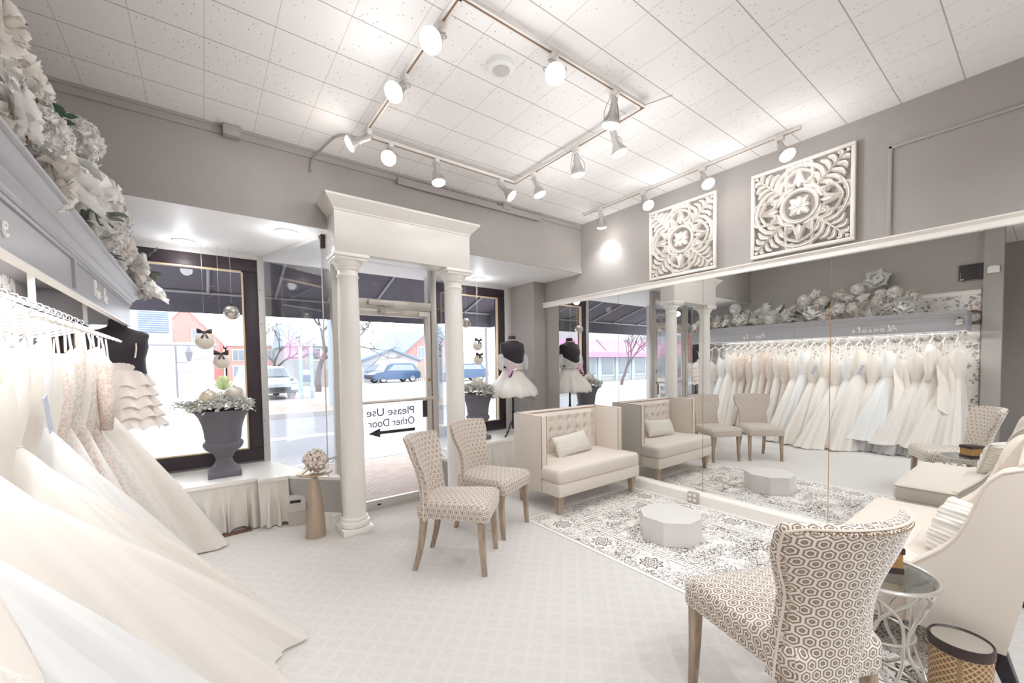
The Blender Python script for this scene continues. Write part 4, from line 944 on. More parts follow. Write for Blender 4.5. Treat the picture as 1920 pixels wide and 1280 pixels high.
def leafspray(seed, n_, L_, w, droop=.3):
    rnd = random.Random(seed); b = MB(); b.tube([(0, 0, 0), (0, L_ * .5, L_ * .12), (0, L_, L_ * (.25 - droop * .4))], .0025, 5)
    for i in range(n_):
        t = .15 + .85 * i / n_; s = -1 if i % 2 else 1; st = len(b.v)
        b.grid(lambda u, v: ((u - .5) * 2 * w * sin(pi * min(1, .06 + v * .94)), v * w * 3.2, .25 * abs(u - .5) * w * 2 - .3 * w * v * v), 2, 5)
        b.xf(Matrix.Translation((0, L_ * t, L_ * .12 * t)) @ Matrix.Rotation(s * R(rnd.uniform(35, 75)), 4, 'Z') @ Matrix.Rotation(R(rnd.uniform(-20, 40)), 4, 'X'), st)
    return b
F = {}
F['rose'] = (flower_mesh('rose', [(4, .045, .026, 82, 1.0, -.3, .002), (5, .06, .034, 68, .9, -.2, .004), (6, .075, .042, 52, .7, -.2, .006), (7, .09, .046, 32, .5, -.3, .008), (7, .10, .05, 10, .35, -.45, .009)], 2), 'petal', 'silk_rose', 'rose')
F['big'] = (flower_mesh('foam', [(3, .08, .06, 80, 1.0, -.2, 0), (4, .12, .085, 60, .8, -.1, .003), (5, .16, .11, 42, .6, -.1, .004), (6, .19, .125, 22, .4, -.15, .005)], 3, .03), 'petal3', 'foam_rose', 'rose')
F['peony'] = (flower_mesh('peony', [(6, .045, .024, 80, 1.2, 0, .008), (8, .06, .03, 66, 1.0, -.1, .011), (9, .072, .034, 48, .8, -.2, .012), (10, .082, .037, 28, .6, -.3, .013), (10, .09, .038, 8, .4, -.5, .012)], 4), 'petal2', 'silk_peony', 'peony')
F['blos'] = (bloss(5, 38, .058), 'petal', 'silk_hydrangea', 'hydrangea')
F['lily'] = (flower_mesh('lily', [(5, .10, .05, 30, .5, -.5, .008), (4, .075, .038, 58, .7, -.1, .006), (3, .04, .015, 75, .3, 0, .002)], 6, .012), 'petal', 'silk_magnolia', 'magnolia')
FM = {}
def flower(kind, loc, eul, s, label, grp, parent=None):
    b, mt, nm, cat = F[kind]
    if kind not in FM:
        o = b.build(nm, M[mt], None, ang=180); FM[kind] = o
    else: o = FM[kind].copy(); COL.objects.link(o)
    o.location = loc; o.rotation_euler = eul; o.scale = (s, s, s); tag(o, label, cat, grp); return o
LS = {}
def spray(kind, loc, eul, s, label, grp, parent=None):
    if kind not in LS:
        n_, L_, w, mt = {'euc': (16, .26, .017, 'leafdk'), 'leaf': (7, .20, .034, 'leaf'), 'gray': (9, .22, .026, 'frost')}[kind]
        o = leafspray(len(LS) + 3, n_, L_, w).build('leaf_sprig', M[mt], None, ang=180); LS[kind] = o
    else: o = LS[kind].copy(); COL.objects.link(o)
    o.location = loc; o.rotation_euler = eul; o.scale = (s, s, s)
    tag(o, label, 'leaf sprig', grp); return o
rnd = random.Random(21); GF = 'silk flowers along the top of the grey cornice'
words_ = {'rose': 'open white silk rose', 'big': 'big white foam rose', 'peony': 'ruffled ivory silk peony', 'blos': 'round white silk hydrangea', 'lily': 'pointed white silk magnolia'}
cyc = ['peony', 'rose', 'blos', 'rose', 'peony', 'lily', 'blos', 'peony', 'rose', 'blos', 'big', 'peony']
cnt = {}
def where(y): return 'at the window end of the cornice' if y > 3.9 else 'above the cornice panel divider' if y > 2.7 else 'above the long script word on the cornice' if y > 1.3 else 'at the near end of the cornice'
fl_spots = []
y = 4.58; i = 0
while y > 1.25:
    kd = cyc[i % 12]; lift = (.07, .20, .13, .30, .10, .24)[i % 6] + rnd.uniform(-.03, .03)
    lift *= .55 + .55 * sm((4.75 - y) / 1.2)
    x = -.50 + rnd.uniform(-.10, .10) + (.05 if i % 3 == 0 else 0) - .25 * max(0, lift - .2)
    fl_spots.append((kd, x, y, 2.045 + lift)); y -= .095; i += 1
extra = [('rose', -.36, 4.66, 2.12), ('lily', -.33, 4.73, 2.04), ('peony', -.40, 4.50, 2.09), ('rose', -.37, 4.28, 2.10), ('peony', -.40, 4.05, 2.12), ('lily', -.36, 3.85, 2.13), ('rose', -.40, 3.62, 2.16), ('peony', -.38, 3.36, 2.14), ('blos', -.40, 3.1, 2.14), ('rose', -.40, 2.8, 2.15), ('blos', -.44, 2.5, 2.16), ('peony', -.43, 2.2, 2.17), ('rose', -.45, 1.95, 2.2),
         ('blos', -.48, 2.34, 2.36), ('peony', -.50, 2.12, 2.44), ('blos', -.52, 1.9, 2.5), ('peony', -.5, 2.62, 2.34), ('lily', -.52, 2.45, 2.5), ('blos', -.54, 1.62, 2.38), ('rose', -.55, 1.55, 2.26)]
fl_spots += extra
for i, (kd, x, y, z) in enumerate(fl_spots):
    w = words_[kd]; hgt = 'low' if z < 2.16 else 'high' if z > 2.34 else 'mid-height'
    key = (kd, where(y), hgt); cnt[key] = cnt.get(key, 0) + 1
    d = V((.75 + rnd.uniform(-.2, .3), rnd.uniform(-.55, .35), rnd.uniform(.0, .7))); e = d.to_track_quat('Z', 'Y').to_euler()
    sc_ = {'rose': .95, 'big': .85, 'peony': 1.15, 'blos': 1.1, 'lily': 1.05}[kd] * rnd.uniform(.9, 1.15)
    flower(kd, (x, y, z), e, sc_, f'{w} {hgt} {where(y)}', f'{w}s {hgt} {where(y)}')
flower('big', (-.86, 1.72, 2.64), V((1, .1, .25)).to_track_quat('Z', 'Y').to_euler(), 1.15, 'largest white foam rose fixed high on the wall above the cornice flowers', None)
for i in range(15):
    y = 4.68 - i * .17; kd = ('leaf', 'gray', 'euc', 'leaf')[i % 4]; up = i % 4 == 2
    e = V((.6 + rnd.uniform(-.3, .4), rnd.uniform(-.8, .8), .9 if up else rnd.uniform(-.2, .4))).to_track_quat('Y', 'Z').to_euler()
    wd = {'leaf': 'broad grey-green silk leaf sprig', 'gray': 'dusty grey leaf sprig', 'euc': 'dark green eucalyptus sprig'}[kd]
    spray(kd, (-.46 + rnd.uniform(-.06, .08), y, 2.07 + (.14 if up else rnd.uniform(0, .12))), e, rnd.uniform(.6, .85), f'{wd} {where(y)}', f'{wd}s {where(y)}')
b = MB()
for i in range(22):
    y = 4.5 - i * .15; b.tube(spline([(-.5, y, 2.045), (-.46 + rnd.uniform(-.05, .05), y + .06, 2.12), (-.43, y + rnd.uniform(-.1, .12), 2.2 + rnd.uniform(-.08, .2))], 4), .004, 5)
tag(b.build('flower_stems', M['stem']), 'tangle of brown wire stems under the cornice flowers', 'stems')['kind'] = 'stuff'
# ------------------------------------------------------------------ dress forms
def torso(z0, s, mat, o):
    prof = [(0, .155, .10), (.05, .15, .098), (.11, .148, .10), (.16, .16, .112), (.20, .17, .118), (.25, .168, .105), (.285, .176, .09), (.302, .172, .08), (.316, .145, .072), (.328, .10, .062), (.345, .06, .052), (.36, .05, .048), (.40, .047, .046), (.405, .03, .03)]
    MB().loft([[(a * s * cos(2 * pi * j / 36), b_ * s * sin(2 * pi * j / 36) * (1.12 if (.1 < z < .27 and sin(2 * pi * j / 36) < 0) else 1), z0 + z * s) for j in range(36)] for z, a, b_ in prof]).build('torso', mat, o, ang=70)
def stand(o, zt, ft=.2):
    MB().lathe([(.016, .10), (.02, .14), (.03, .16), (.028, .20), (.018, .23), (.016, .30), (.022, .33), (.015, .36), (.014, zt)], 18).build('stand_post', M['ebony'], o)
    for i in range(3):
        a = R(200 + 120 * i); P = spline([(.0, 0, .20), (.07 * cos(a), .07 * sin(a), .17), (.13 * cos(a), .13 * sin(a), .07), (ft * cos(a), ft * sin(a), .014)], 5)
        MB().tube(P, [.017, .017, .016, .015, .015, .014, .013, .012, .012, .011, .011, .011, .011, .011, .012, .012][:len(P)], 10).build('stand_foot', M['ebony'], o)
o = thing('dress_form', 'black dress form wearing a short white dress in the display window', 'dress form', (3.35, 4.43, .425))
torso(.92, 1.08, M['black'], o); stand(o, .94)
o['category'] = 'dress form'
d = MB(); NA = 96
def sk(t):
    a = .15 + .195 * sm(t * 1.15) + .02 * t; b_ = .115 + .17 * sm(t * 1.1); out = []
    for j in range(NA):
        th = 2 * pi * j / NA; f = sin(10 * th) * .6 + .4 * sin(17 * th + 1); k_ = 1 + .07 * sm(t * 1.5) * f
        out.append((a * k_ * cos(th), b_ * k_ * sin(th), .90 - .36 * t - (.012 * f * t if t > .8 else 0)))
    return out
dr = MB().loft([sk(i / 20) for i in range(21)] + [[(x * .93, y * .93, z + .015) for x, y, z in sk(1)]], False).build('dress_skirt', M['ivory'], o, ang=180)
bd = MB().loft([[((.158 + .012 * t) * cos(2 * pi * j / 48), (.118 + .01 * t) * sin(2 * pi * j / 48) * (1.1 if sin(2 * pi * j / 48) < 0 and t > .4 else 1), .90 + .125 * t - .045 * cos(2 * pi * j / 48 * 2 + pi) * t) for j in range(48)] for t in (0, .2, .4, .6, .8, 1)], False).build('dress_bodice', M['ivory'], o, ang=180)
for s in (-1, 1): MB().tube([(s * .165, 0, 1.10), (s * .20, -.01, 1.08), (s * .215, -.02, .98), (s * .205, -.04, .90)], [.02, .045, .045, .025], 12).build('sheer_sleeve', M['tulle'], o, ang=180)
MB().tube([(.162 * cos(2 * pi * i / 32), .124 * sin(2 * pi * i / 32), .902) for i in range(32)], .007, 6, True).rbox(.02, .10, -.135, -.124, .895, .912, .003).build('belt', M['silverball'], bd)
MB().tube([(.06 * cos(2 * pi * i / 24), .056 * sin(2 * pi * i / 24) - .004, 1.298) for i in range(24)], .006, 6, True).build('neck_trim', M['cream2'], o)
o2 = tag(MB().rbox(-.045, .045, -.004, .004, -.1, .1, .002).build('pink_card', M['pinkcard']), 'pink card with a dark shoe shape hanging on the black dress form', 'card'); o2.location = (3.24, 4.31, 1.31); o2.rotation_euler = (0, R(14), R(10))
MB().tube(spline([(-.02, -.006, -.07), (0, -.006, -.055), (.012, -.006, -.02), (.018, -.006, 0), (.012, -.006, -.045), (.0, -.006, -.075), (-.03, -.006, -.08)], 4), .006, 6).build('shoe_print', M['sticker'], o2)
# second form behind the end of the rail
o = thing('dress_form', 'black dress form in a peach ruffled dress behind the gowns', 'dress form', (-.545, 4.58, .425))
torso(.94, 1.1, M['black'], o); stand(o, .96)
MB().loft([[((.162 - .01 * t) * cos(2 * pi * j / 48), (.122 - .01 * t) * sin(2 * pi * j / 48), 1.19 - .24 * t + .02 * cos(2 * pi * j / 24)) for j in range(48)] for t in (0, .25, .5, .75, 1)], False).build('dress_bodice', M['peachruff'], o, ang=180)
def ruffle(z, r0, r1, h, n_, ph): return MB().grid(lambda u, v: ((r0 + (r1 - r0) * v + .022 * v * sin(n_ * 2 * pi * u + ph)) * cos(2 * pi * u), (r0 + (r1 - r0) * v + .022 * v * sin(n_ * 2 * pi * u + ph)) * .8 * sin(2 * pi * u), z - h * v + .014 * v * sin(n_ * 2 * pi * u + ph + 1)), 120, 6)
for q in range(5): ruffle(.97 - .085 * q, .15 + .012 * q, .20 + .02 * q, .13, 9 + q, q).build('ruffle', M['peachruff'], o, ang=180)
MB().tube([(.10, -.02, 1.29), (.115, -.085, 1.22), (.12, -.125, 1.14), (.11, -.13, 1.07)], .006, 6).build('strap', M['cream2'], o)
# ------------------------------------------------------------------ urns with winter arrangements
def urn(label, loc, k_, seed, balls, where_):
    o = thing('garden_urn', label, 'urn', loc); o.scale = (k_,) * 3
    MB().rbox(-.125, .125, -.125, .125, 0, .05, .006).build('plinth', M['urn'], o)
    MB().lathe([(.118, .05), (.112, .058), (.098, .085), (.074, .115), (.062, .15), (.062, .168), (.072, .174), (.072, .182), (.082, .20), (.105, .222), (.135, .245), (.152, .272), (.155, .295), (.146, .312), (.133, .318), (.133, .324), (.139, .35), (.146, .42), (.158, .48), (.178, .535), (.205, .578), (.222, .592), (.222, .602), (.205, .604), (.19, .58)], 48, cap=False).build('bowl', M['urn'], o, ang=50)
    MB().lathe([(.001, .575), (.195, .575)], 32).build('soil', M['stem'], o)
    rn = random.Random(seed); gl = 'frosted sprigs in the ' + where_
    b = MB()
    for i in range(520):
        a = rn.uniform(0, 6.283); r = .245 * sqrt(rn.random()); ln = rn.uniform(.03, .06) * (1.25 if r > .21 else 1); st = len(b.v); q_ = r / .25; w_ = rn.uniform(.012, .020)
        b.grid(lambda u, v: ((u - .5) * 2 * w_ * (sin(pi * (.08 + .9 * v)) + .25 * sin(14 * v)), v * ln, .007 * sin(9 * v + i) + .012 * (u - .5) ** 2), 3, 5)
        d = V((cos(a) * q_ + rn.gauss(0, .45), sin(a) * q_ + rn.gauss(0, .45), 1.0 * (1 - q_) + .15 + rn.gauss(0, .35))).to_track_quat('Y', 'Z').to_matrix().to_4x4()
        b.xf(Matrix.Translation((r * cos(a) * .96, r * sin(a) * .96, .585 + .135 * sqrt(max(0, 1 - q_ * q_)) - rn.uniform(0, .03))) @ d @ Matrix.Rotation(rn.uniform(-.6, .6), 4, 'Y'), st)
    fo = b.build('frosted_foliage', M['frostw'], o, ang=180)
    b = MB()
    for i in range(90):
        a = rn.uniform(0, 6.283); r = .21 * sqrt(rn.random()); st = len(b.v); b.grid(lambda u, v: ((u - .5) * 2 * .014 * sin(pi * (.08 + .9 * v)), v * .08, .01 * v), 2, 4)
        b.xf(Matrix.Translation((r * cos(a), r * sin(a), .605 + .07 * (1 - (r / .25) ** 2))) @ V((cos(a), sin(a), rn.uniform(0, .9))).to_track_quat('Y', 'Z').to_matrix().to_4x4(), st)
    for i in range(26):
        a = rn.uniform(0, 6.283); r = .2 * sqrt(rn.random()); b.ball((r * cos(a), r * sin(a), .635 + .05 * (1 - (r / .25) ** 2)), rn.uniform(.012, .022), 8, 6)
    b.build('dry_sprigs', M['frost'], fo, ang=180)
    b = MB()
    for i in range(14):
        a = pi + rn.uniform(-.35, .35); L_ = rn.uniform(.22, .36); b.tube([(.12 * cos(a), .12 * sin(a), .63), (L_ * cos(a), L_ * sin(a), .66 + rn.uniform(-.02, .04))], .003, 5)
        for q in range(5): b.ball((L_ * (.7 + .08 * q) * cos(a), L_ * (.7 + .08 * q) * sin(a), .66 + rn.uniform(-.03, .03)), .006, 6, 4)
    b.build('twigs', M['frost'], fo)
    for dx, dy, dz, r, mt, lb in balls:
        q = thing('bauble', lb, 'bauble', (loc[0] + dx * k_, loc[1] + dy * k_, loc[2] + dz * k_))
        MB().ball((0, 0, 0), r * k_, 32, 20).build('globe', M[mt], q)
        MB().lathe([(.010, r * k_ - .002), (.010, r * k_ + .010), (.003, r * k_ + .012)], 12).build('cap', M['champball'], q)
urn('large charcoal urn of frosted greenery on the platform beside the gowns', (.125, 4.56, .425), 1.0, 5, [(-.095, -.06, .715, .072, 'champball', 'smooth champagne bauble in the large charcoal urn'), (.095, -.02, .725, .085, 'glitter', 'glittery bauble in the large charcoal urn'), (.0, .08, .70, .05, 'silverball', 'small silver bauble at the back of the large charcoal urn')], 'large urn')
urn('charcoal urn of frosted greenery behind the right white column', (2.86, 4.55, .425), 1.0, 9, [(-.03, -.04, .72, .088, 'glitter', 'glittery bauble in the urn behind the white column'), (.10, .05, .69, .06, 'champball', 'smooth champagne bauble in the urn behind the white column')], 'column urn')
# ------------------------------------------------------------------ hanging baubles
def bauble(x, y, z, r, mt, lab, bow):
    o = thing('hanging_bauble', lab, 'bauble', (x, y, z))
    MB().ball((0, 0, 0), r, 32, 20).build('globe', M[mt], o)
    MB().lathe([(.012, r - .004), (.012, r + .012), (.004, r + .016)], 14).build('cap', M['ebony' if not bow else 'champball'], o)
    MB().tube([(0, 0, r + .014), (0, 0, ZS - z)], .0012, 5).build('thread', M['wire'], o)
    if bow:
        b = MB()
        for s in (-1, 1):
            b.grid(lambda u, v: (s * .058 * sin(pi * v), -r * .42 - .012 * cos(pi * v), r * .93 + .008 + (u - .5) * .026 * (.3 + sin(pi * v)) + .008 * sin(2 * pi * v) + .012 * sin(pi * v)), 4, 14)
            q0 = s * .32
            b.grid(lambda u, v: (r * 1.05 * sin(.45 + .85 * v) * sin(q0 * v * .7) + (u - .5) * .020 + s * .004, -r * 1.05 * sin(.45 + .85 * v) * cos(q0 * v * .7), r * 1.05 * cos(.45 + .85 * v)), 3, 10)
        b.ball((0, -r * .43, r * .93), .011, 10, 8)
        b.build('ribbon_bow', M['ribbon'], o, ang=180)
bauble(.236, 4.74, 1.93, .068, 'silverball', 'silver glass bauble hanging in the window above the large urn', False)
bauble(.02, 4.75, 1.655, .078, 'pearl', 'upper pearl bauble with dark bow hanging above the large urn', True)
bauble(.139, 4.75, 1.465, .070, 'pearl', 'lower pearl bauble with dark bow hanging above the large urn', True)
bauble(2.815, 4.74, 1.96, .068, 'silverball', 'silver bauble hanging high beside the right white column', False)
bauble(2.997, 4.75, 1.66, .068, 'pearl', 'upper pearl bauble with dark bow near the black dress form', True)
bauble(3.01, 4.75, 1.465, .068, 'pearl', 'lower pearl bauble with dark bow near the black dress form', True)
bauble(-.43, .79, 1.885, .05, 'silverball', 'small silver bauble hanging at the near end of the grey cornice', False)
# ------------------------------------------------------------------ cone table and bouquet
o = thing('cone_table', 'champagne metal cone side table beside the left white column', 'side table', (.70, 3.66, 0))
MB().lathe([(.076, 0), (.077, .01), (.074, .10), (.064, .25), (.052, .36), (.0515, .363), (.038, .45), (.020, .505), (.016, .52)], 40).build('cone_base', M['gold'], o)
MB().lathe([(.012, .518), (.13, .524), (.136, .529), (.136, .534), (.132, .536), (.001, .536)], 48).build('round_top', M['gold'], o, ang=30)
o = thing('bridal_bouquet', 'peach rose bouquet lying on the champagne cone table', 'bouquet', (.715, 3.66, .62))
rn = random.Random(4); pr = flower_mesh('br', [(3, .03, .02, 80, 1, -.2, 0), (4, .042, .03, 60, .9, -.2, .002), (5, .052, .036, 36, .6, -.2, .003), (5, .055, .036, 12, .4, -.3, .003)], 8, .012).build('peach_rose', M['peach'], o, ang=180)
dirs = [(-.2, -.9, .35), (.55, -.75, .15), (.1, -.55, .85), (-.75, -.5, .4), (.8, -.2, .55), (-.3, .1, 1), (.4, .3, .9), (-.8, .2, .5), (.2, -.85, -.3), (-.5, -.75, -.2)]
for i, d in enumerate(dirs):
    q = pr if i == 0 else pr.copy()
    if i: COL.objects.link(q); q.parent = o
    d = V(d).normalized(); q.location = d * .045; q.rotation_euler = d.to_track_quat('Z', 'Y').to_euler(); q.scale = (rn.uniform(1.1, 1.35),) * 3
b = MB()
for i in range(46):
    d = V((rn.gauss(0, 1), rn.gauss(0, 1), rn.gauss(0, .7))).normalized(); st = len(b.v); b.grid(lambda u, v: ((u - .5) * 2 * .010 * sin(pi * (.05 + .93 * v)), v * .055, .004 * v), 2, 4); b.xf(Matrix.Translation(d * .055) @ d.to_track_quat('Y', 'Z').to_matrix().to_4x4(), st)
b.build('bouquet_leaves', M['leaf'], o, ang=180); MB().ball((0, 0, 0), .05, 16, 10).build('moss_core', M['frostw'], o)
MB().tube([(-.03, -.02, -.015), (-.08, -.055, -.045), (-.135, -.085, -.078)], [.017, .014, .010], 12).build('wrapped_handle', M['champball'], o)
b = MB()
for i in range(9): b.tube([(.05, 0, .0), (.12 + .008 * i, .02 * (i - 4) * .3, .005 * (i - 4)), ], .0015, 5); b.ball((.12 + .008 * i, .02 * (i - 4) * .3, .005 * (i - 4)), .005, 6, 4)
b.build('fern_sprig', M['frost'], o)
# drop box and floor register
o = thing('drop_box', 'pale grey card drop box with black slot on the floor beside the cone table', 'drop box', (.625, 4.06, 0), R(-12))
MB().loft([[(x, y, z) for y, z in ((-.055, 0), (-.055, .13), (-.02, .235), (-.012, .25), (.075, .25), (.075, 0))] for x in (-.065, .075)]).build('box', M['box'], o, smooth=False)
MB().loft([[(x, y - .0015, z) for y, z in ((-.033, .197), (-.025, .221), (-.023, .221), (-.031, .197))] for x in (-.05, .035)]).build('slot', M['vent'], o, smooth=False)
MB().loft([[(x, y - .002, z) for y, z in ((-.0555, .125), (-.0555, .128), (-.05, .128), (-.05, .125))] for x in (-.066, .076)]).build('seam', M['grey'], o, smooth=False)
o = thing('floor_register', 'worn brown floor register at the foot of the long platform skirt', 'floor vent', (.19, 4.155, 0), R(4))
MB().rbox(-.12, .10, -.035, .035, 0, .012, .003).build('grille_plate', M['register'], o)
b = MB()
for i in range(9): b.box(-.105 + .022 * i, -.097 + .022 * i, -.026, .026, .0121, .0145)
b.build('slat', M['espresso'], o, smooth=False)
# things the mirrors show on the left wall
o = thing('wall_screen', 'dark framed flat screen high on the wall past the cornice', 'screen', (XL + .002, .74, 2.61))
MB().rbox(0, .03, -.125, .125, -.115, .115, .004).build('bezel', M['slot'], o); MB().box(.03, .032, -.117, .117, -.107, .107).build('panel', M['screen'], o, smooth=False)
MB().rbox(.032, .034, .07, .105, -.10, -.09, .0008).build('indicator', M['plastic'], o)
o = thing('thermostat', 'small white thermostat on the wall pier past the cornice', 'thermostat', (XL + .072, .53, 2.60)); MB().rbox(0, .03, -.055, .055, -.045, .045, .005).build('case', M['plastic'], o); MB().rbox(.005, .034, -.03, .03, .045, .055, .003).build('top_vent', M['plastic'], o)

o = thing('twig_wreath', 'small round brown twig wreath on the floral wallpaper past the cornice end', 'wreath', (XL + .035, .70, 1.97))
b = MB(); rn = random.Random(9)
for i in range(9):
    ph = rn.uniform(0, 6.28); b.tube([(.012 * sin(5 * a_ + ph), (.085 + .014 * cos(4 * a_ + ph)) * cos(a_), (.085 + .014 * cos(4 * a_ + ph)) * sin(a_)) for a_ in [2 * pi * k_ / 36 for k_ in range(36)]], .006, 5, True)
b.build('twigs', M['stem'], o)
# ------------------------------------------------------------------ outside
def stuffp(name, c, c2, scale, rough=.9):
    k = NT(name); co = k.coord('Object'); k.set(Base_Color=k.mix(k.noise(co, scale, 4), lin(c), lin(c2)), Roughness=rough); return k.m
k = NT('brick_paving'); co = k.coord('Object'); br = k.n('ShaderNodeTexBrick', Scale=4.5, Color1=lin('#b9a39b'), Color2=lin('#c4b3ab'), Mortar=lin('#a39b98')); k.put(br.inputs['Vector'], co); k.set(Base_Color=br.outputs[0], Roughness=.9); M['paving'] = k.m
def brickmat(nm, a, b_, m_, sc):
    k = NT(nm); co = k.coord('Object', (1, 1, 1), (R(90), 0, 0)); br = k.n('ShaderNodeTexBrick', Scale=sc, Color1=lin(a), Color2=lin(b_), Mortar=lin(m_)); k.put(br.inputs['Vector'], co); k.set(Base_Color=br.outputs[0], Roughness=.9); return k.m
M['redbrick'] = brickmat('red_brick', '#bf837f', '#c98f89', '#cda59f', 2.2)
M['asphalt'] = stuffp('pale_asphalt', '#8e8f98', '#a3a4ab', .6)
M['concrete'] = stuffp('light_concrete', '#b3b1b2', '#c2c0c0', 1.2)
M['extwhite'] = plain('white_render', '#b2b2b6', .8); M['roofblue'] = plain('blue_grey_shingle', '#7f8ea6', .85, var=.1, vscale=3)
M['extglass'] = plain('dark_reflective_glass', '#7d8894', .08, 0, coat=.5); M['awn'] = plain('charcoal_awning_canvas', '#625f6a', .85, var=.06, vscale=6)
M['awnrib'] = plain('awning_rib', '#a9a9ae', .5, .3); M['pink'] = plain('pink_awning_canvas', '#db8fbb', .8); M['bark'] = plain('grey_bark', '#665d60', .9)
M['suv'] = plain('blue_car_paint', '#41587a', .25, .3, coat=.6); M['carsilver'] = plain('silver_car_paint', '#b5bcc4', .25, .4, coat=.6); M['tyre'] = plain('tyre_rubber', '#3d3d40', .8); M['wheel'] = plain('alloy_wheel', '#c9ccd0', .35, .6)
M['fence'] = plain('weathered_fence', '#a59b94', .9); M['lampiron'] = plain('iron_lamp_paint', '#77787f', .5); M['shopblue'] = plain('pale_blue_shopfront', '#b9cbd4', .6); M['shrub'] = plain('winter_shrub', '#a5ad7c', .9, var=.2); M['yellowline'] = plain('road_paint', '#e6e4dd', .8); M['signblue'] = plain('pale_blue_post', '#aebfd0', .6)
E0 = struct(MB().box(-60, 90, 6.3, 14.0, -.25, -.15).build('street', M['asphalt'], smooth=False))
struct(MB().box(-60, 90, 5.06, 6.3, -.25, -.02).build('sidewalk', M['paving'], smooth=False))
struct(MB().loft([[(.94, 3.95, z), (.62, 5.06, z), (2.29, 5.06, z), (1.97, 3.95, z)] for z in (-.2, -.012)]).build('sidewalk_entry', M['paving'], smooth=False))
struct(MB().box(-60, 90, 14.0, 14.15, -.25, 0).box(-60, 90, 6.3, 6.42, -.25, -.015).build('kerb', M['concrete'], smooth=False))
struct(MB().box(-60, 90, 14.15, 17.2, -.25, -.01).build('sidewalk_far', M['paving'], smooth=False))
struct(MB().box(-60, 90, 17.2, 140, -.25, -.02).build('parking_lot', M['concrete'], smooth=False))
struct(MB().box(-60, 90, 9.9, 10.02, -.15, -.146).box(-60, 90, 10.14, 10.26, -.15, -.146).box(-60, 90, 7.1, 7.2, -.15, -.147).build('road_markings', M['yellowline'], smooth=False))
# shop awning over the window
o = thing('shop_awning', 'charcoal canvas awning with pale ribs outside over the display windows', 'awning', (.9, 5.17, 2.3))
x0, x1 = -3.6, 3.35
b = MB(); yw, yo, zw, zo = 0, 1.13, .40, .06
b.loft([[(x, yw, zw), (x, yo, zo), (x, yo, zo - .02), (x, yw, zw - .02)] for x in (x0, x1)]).build('canopy', M['awn'], o, smooth=False)
b = MB().loft([[(x, yo, zo), (x, yo + .012, zo), (x, yo + .012, -.22), (x, yo, -.22)] for x in (x0, x1)]).build('valance', M['awn'], o, smooth=False)
MB().loft([[(x, yw, zw - .02), (x, yo, zo - .02), (x, yo, -.22), (x, yw, -.22)] for x in (x1 - .015, x1)]).build('side_flap', M['awn'], o, smooth=False)
b = MB().tube([(x0, yo - .02, zo - .035), (x1, yo - .02, zo - .035)], .018, 8).build('front_bar', M['awnrib'], o)
for x in (-2.6, -1.72, -.82, -.10, .55, 1.2, 2.0, 2.8):
    MB().tube([(x, .02, zw - .04), (x, yo - .02, zo - .04)], .016, 8).build('rib', M['awnrib'], o)
# buildings
def gabled(name, label, x0, x1, y0, y1, ze, zr, wall, roof, axis='x', wins=(), group=None, over=.3):
    o = thing(name, label, 'house' if 'garage' not in name else 'garage', ((x0 + x1) / 2, y0, -.02)); cx, cy = (x0 + x1) / 2, y0
    T = lambda x, y, z: (x - cx, y - cy, z + .02)
    if axis == 'y':   # gable end faces the street
        P = [(x0, -.02), (x1, -.02), (x1, ze), ((x0 + x1) / 2, zr), (x0, ze)]; MB().loft([[T(x, y, z) for x, z in P] for y in (y0, y1)]).build('wall', wall, o, smooth=False)
        m_ = (x0 + x1) / 2
        for sx in (-1, 1):
            xe = x0 - over if sx < 0 else x1 + over; zee = ze - over * (zr - ze) / ((x1 - x0) / 2)
            MB().loft([[T(xe, y, zee), T(m_, y, zr), T(m_, y, zr + .18), T(xe, y, zee + .18)] for y in (y0 - over, y1 + over)]).build('roof_slope', roof, o, smooth=False)
    else:
        P = [(y0, -.02), (y1, -.02), (y1, ze), ((y0 + y1) / 2, zr), (y0, ze)]; MB().loft([[T(x, y, z) for y, z in P] for x in (x0, x1)]).build('wall', wall, o, smooth=False); m_ = (y0 + y1) / 2
        for sy in (-1, 1):
            ye = y0 - over if sy < 0 else y1 + over; zee = ze - over * (zr - ze) / ((y1 - y0) / 2)
            MB().loft([[T(x, ye, zee), T(x, m_, zr), T(x, m_, zr + .18), T(x, ye, zee + .18)] for x in (x0 - over, x1 + over)]).build('roof_slope', roof, o, smooth=False)
    for wx, wz, ww, wh in wins:
        f = MB().box(wx - cx - ww / 2 - .12, wx - cx + ww / 2 + .12, -.08, .0, wz - .12 + .02, wz + wh + .14).build('window', M['extwhite'], o, smooth=False)
        MB().box(wx - cx - ww / 2, wx - cx - .04, -.10, -.07, wz + .02, wz + wh + .02).box(wx - cx + .04, wx - cx + ww / 2, -.10, -.07, wz + .02, wz + wh + .02).build('pane', M['extglass'], f, smooth=False)
    return o
gabled('brick_church', 'tall red brick gabled building with white windows behind the white shed', -5.0, 2.0, 60, 76, 4.2, 8.4, M['redbrick'], M['redbrick'], 'y', [(-3.2, 4.4, .9, 1.5), (-.4, 4.4, .9, 1.5), (-4.1, 1.6, .9, 1.2)], over=.1)
gabled('brick_house', 'red brick house with blue-grey roof behind the white garage', 18.2, 25.0, 44, 58, 3.0, 5.9, M['redbrick'], M['roofblue'], 'y', [(20.1, 2.3, .75, 1.15)], over=.5)
gabled('white_garage', 'low white garage with grey roof in front of the red brick house', 12.2, 17.9, 40, 43.5, 1.95, 3.0, M['extwhite'], M['roofblue'], 'y', [], over=.35)
o = thing('brick_office', 'long low red brick building with rows of white windows across the car park', 'building', (5.0, 55, -.02))
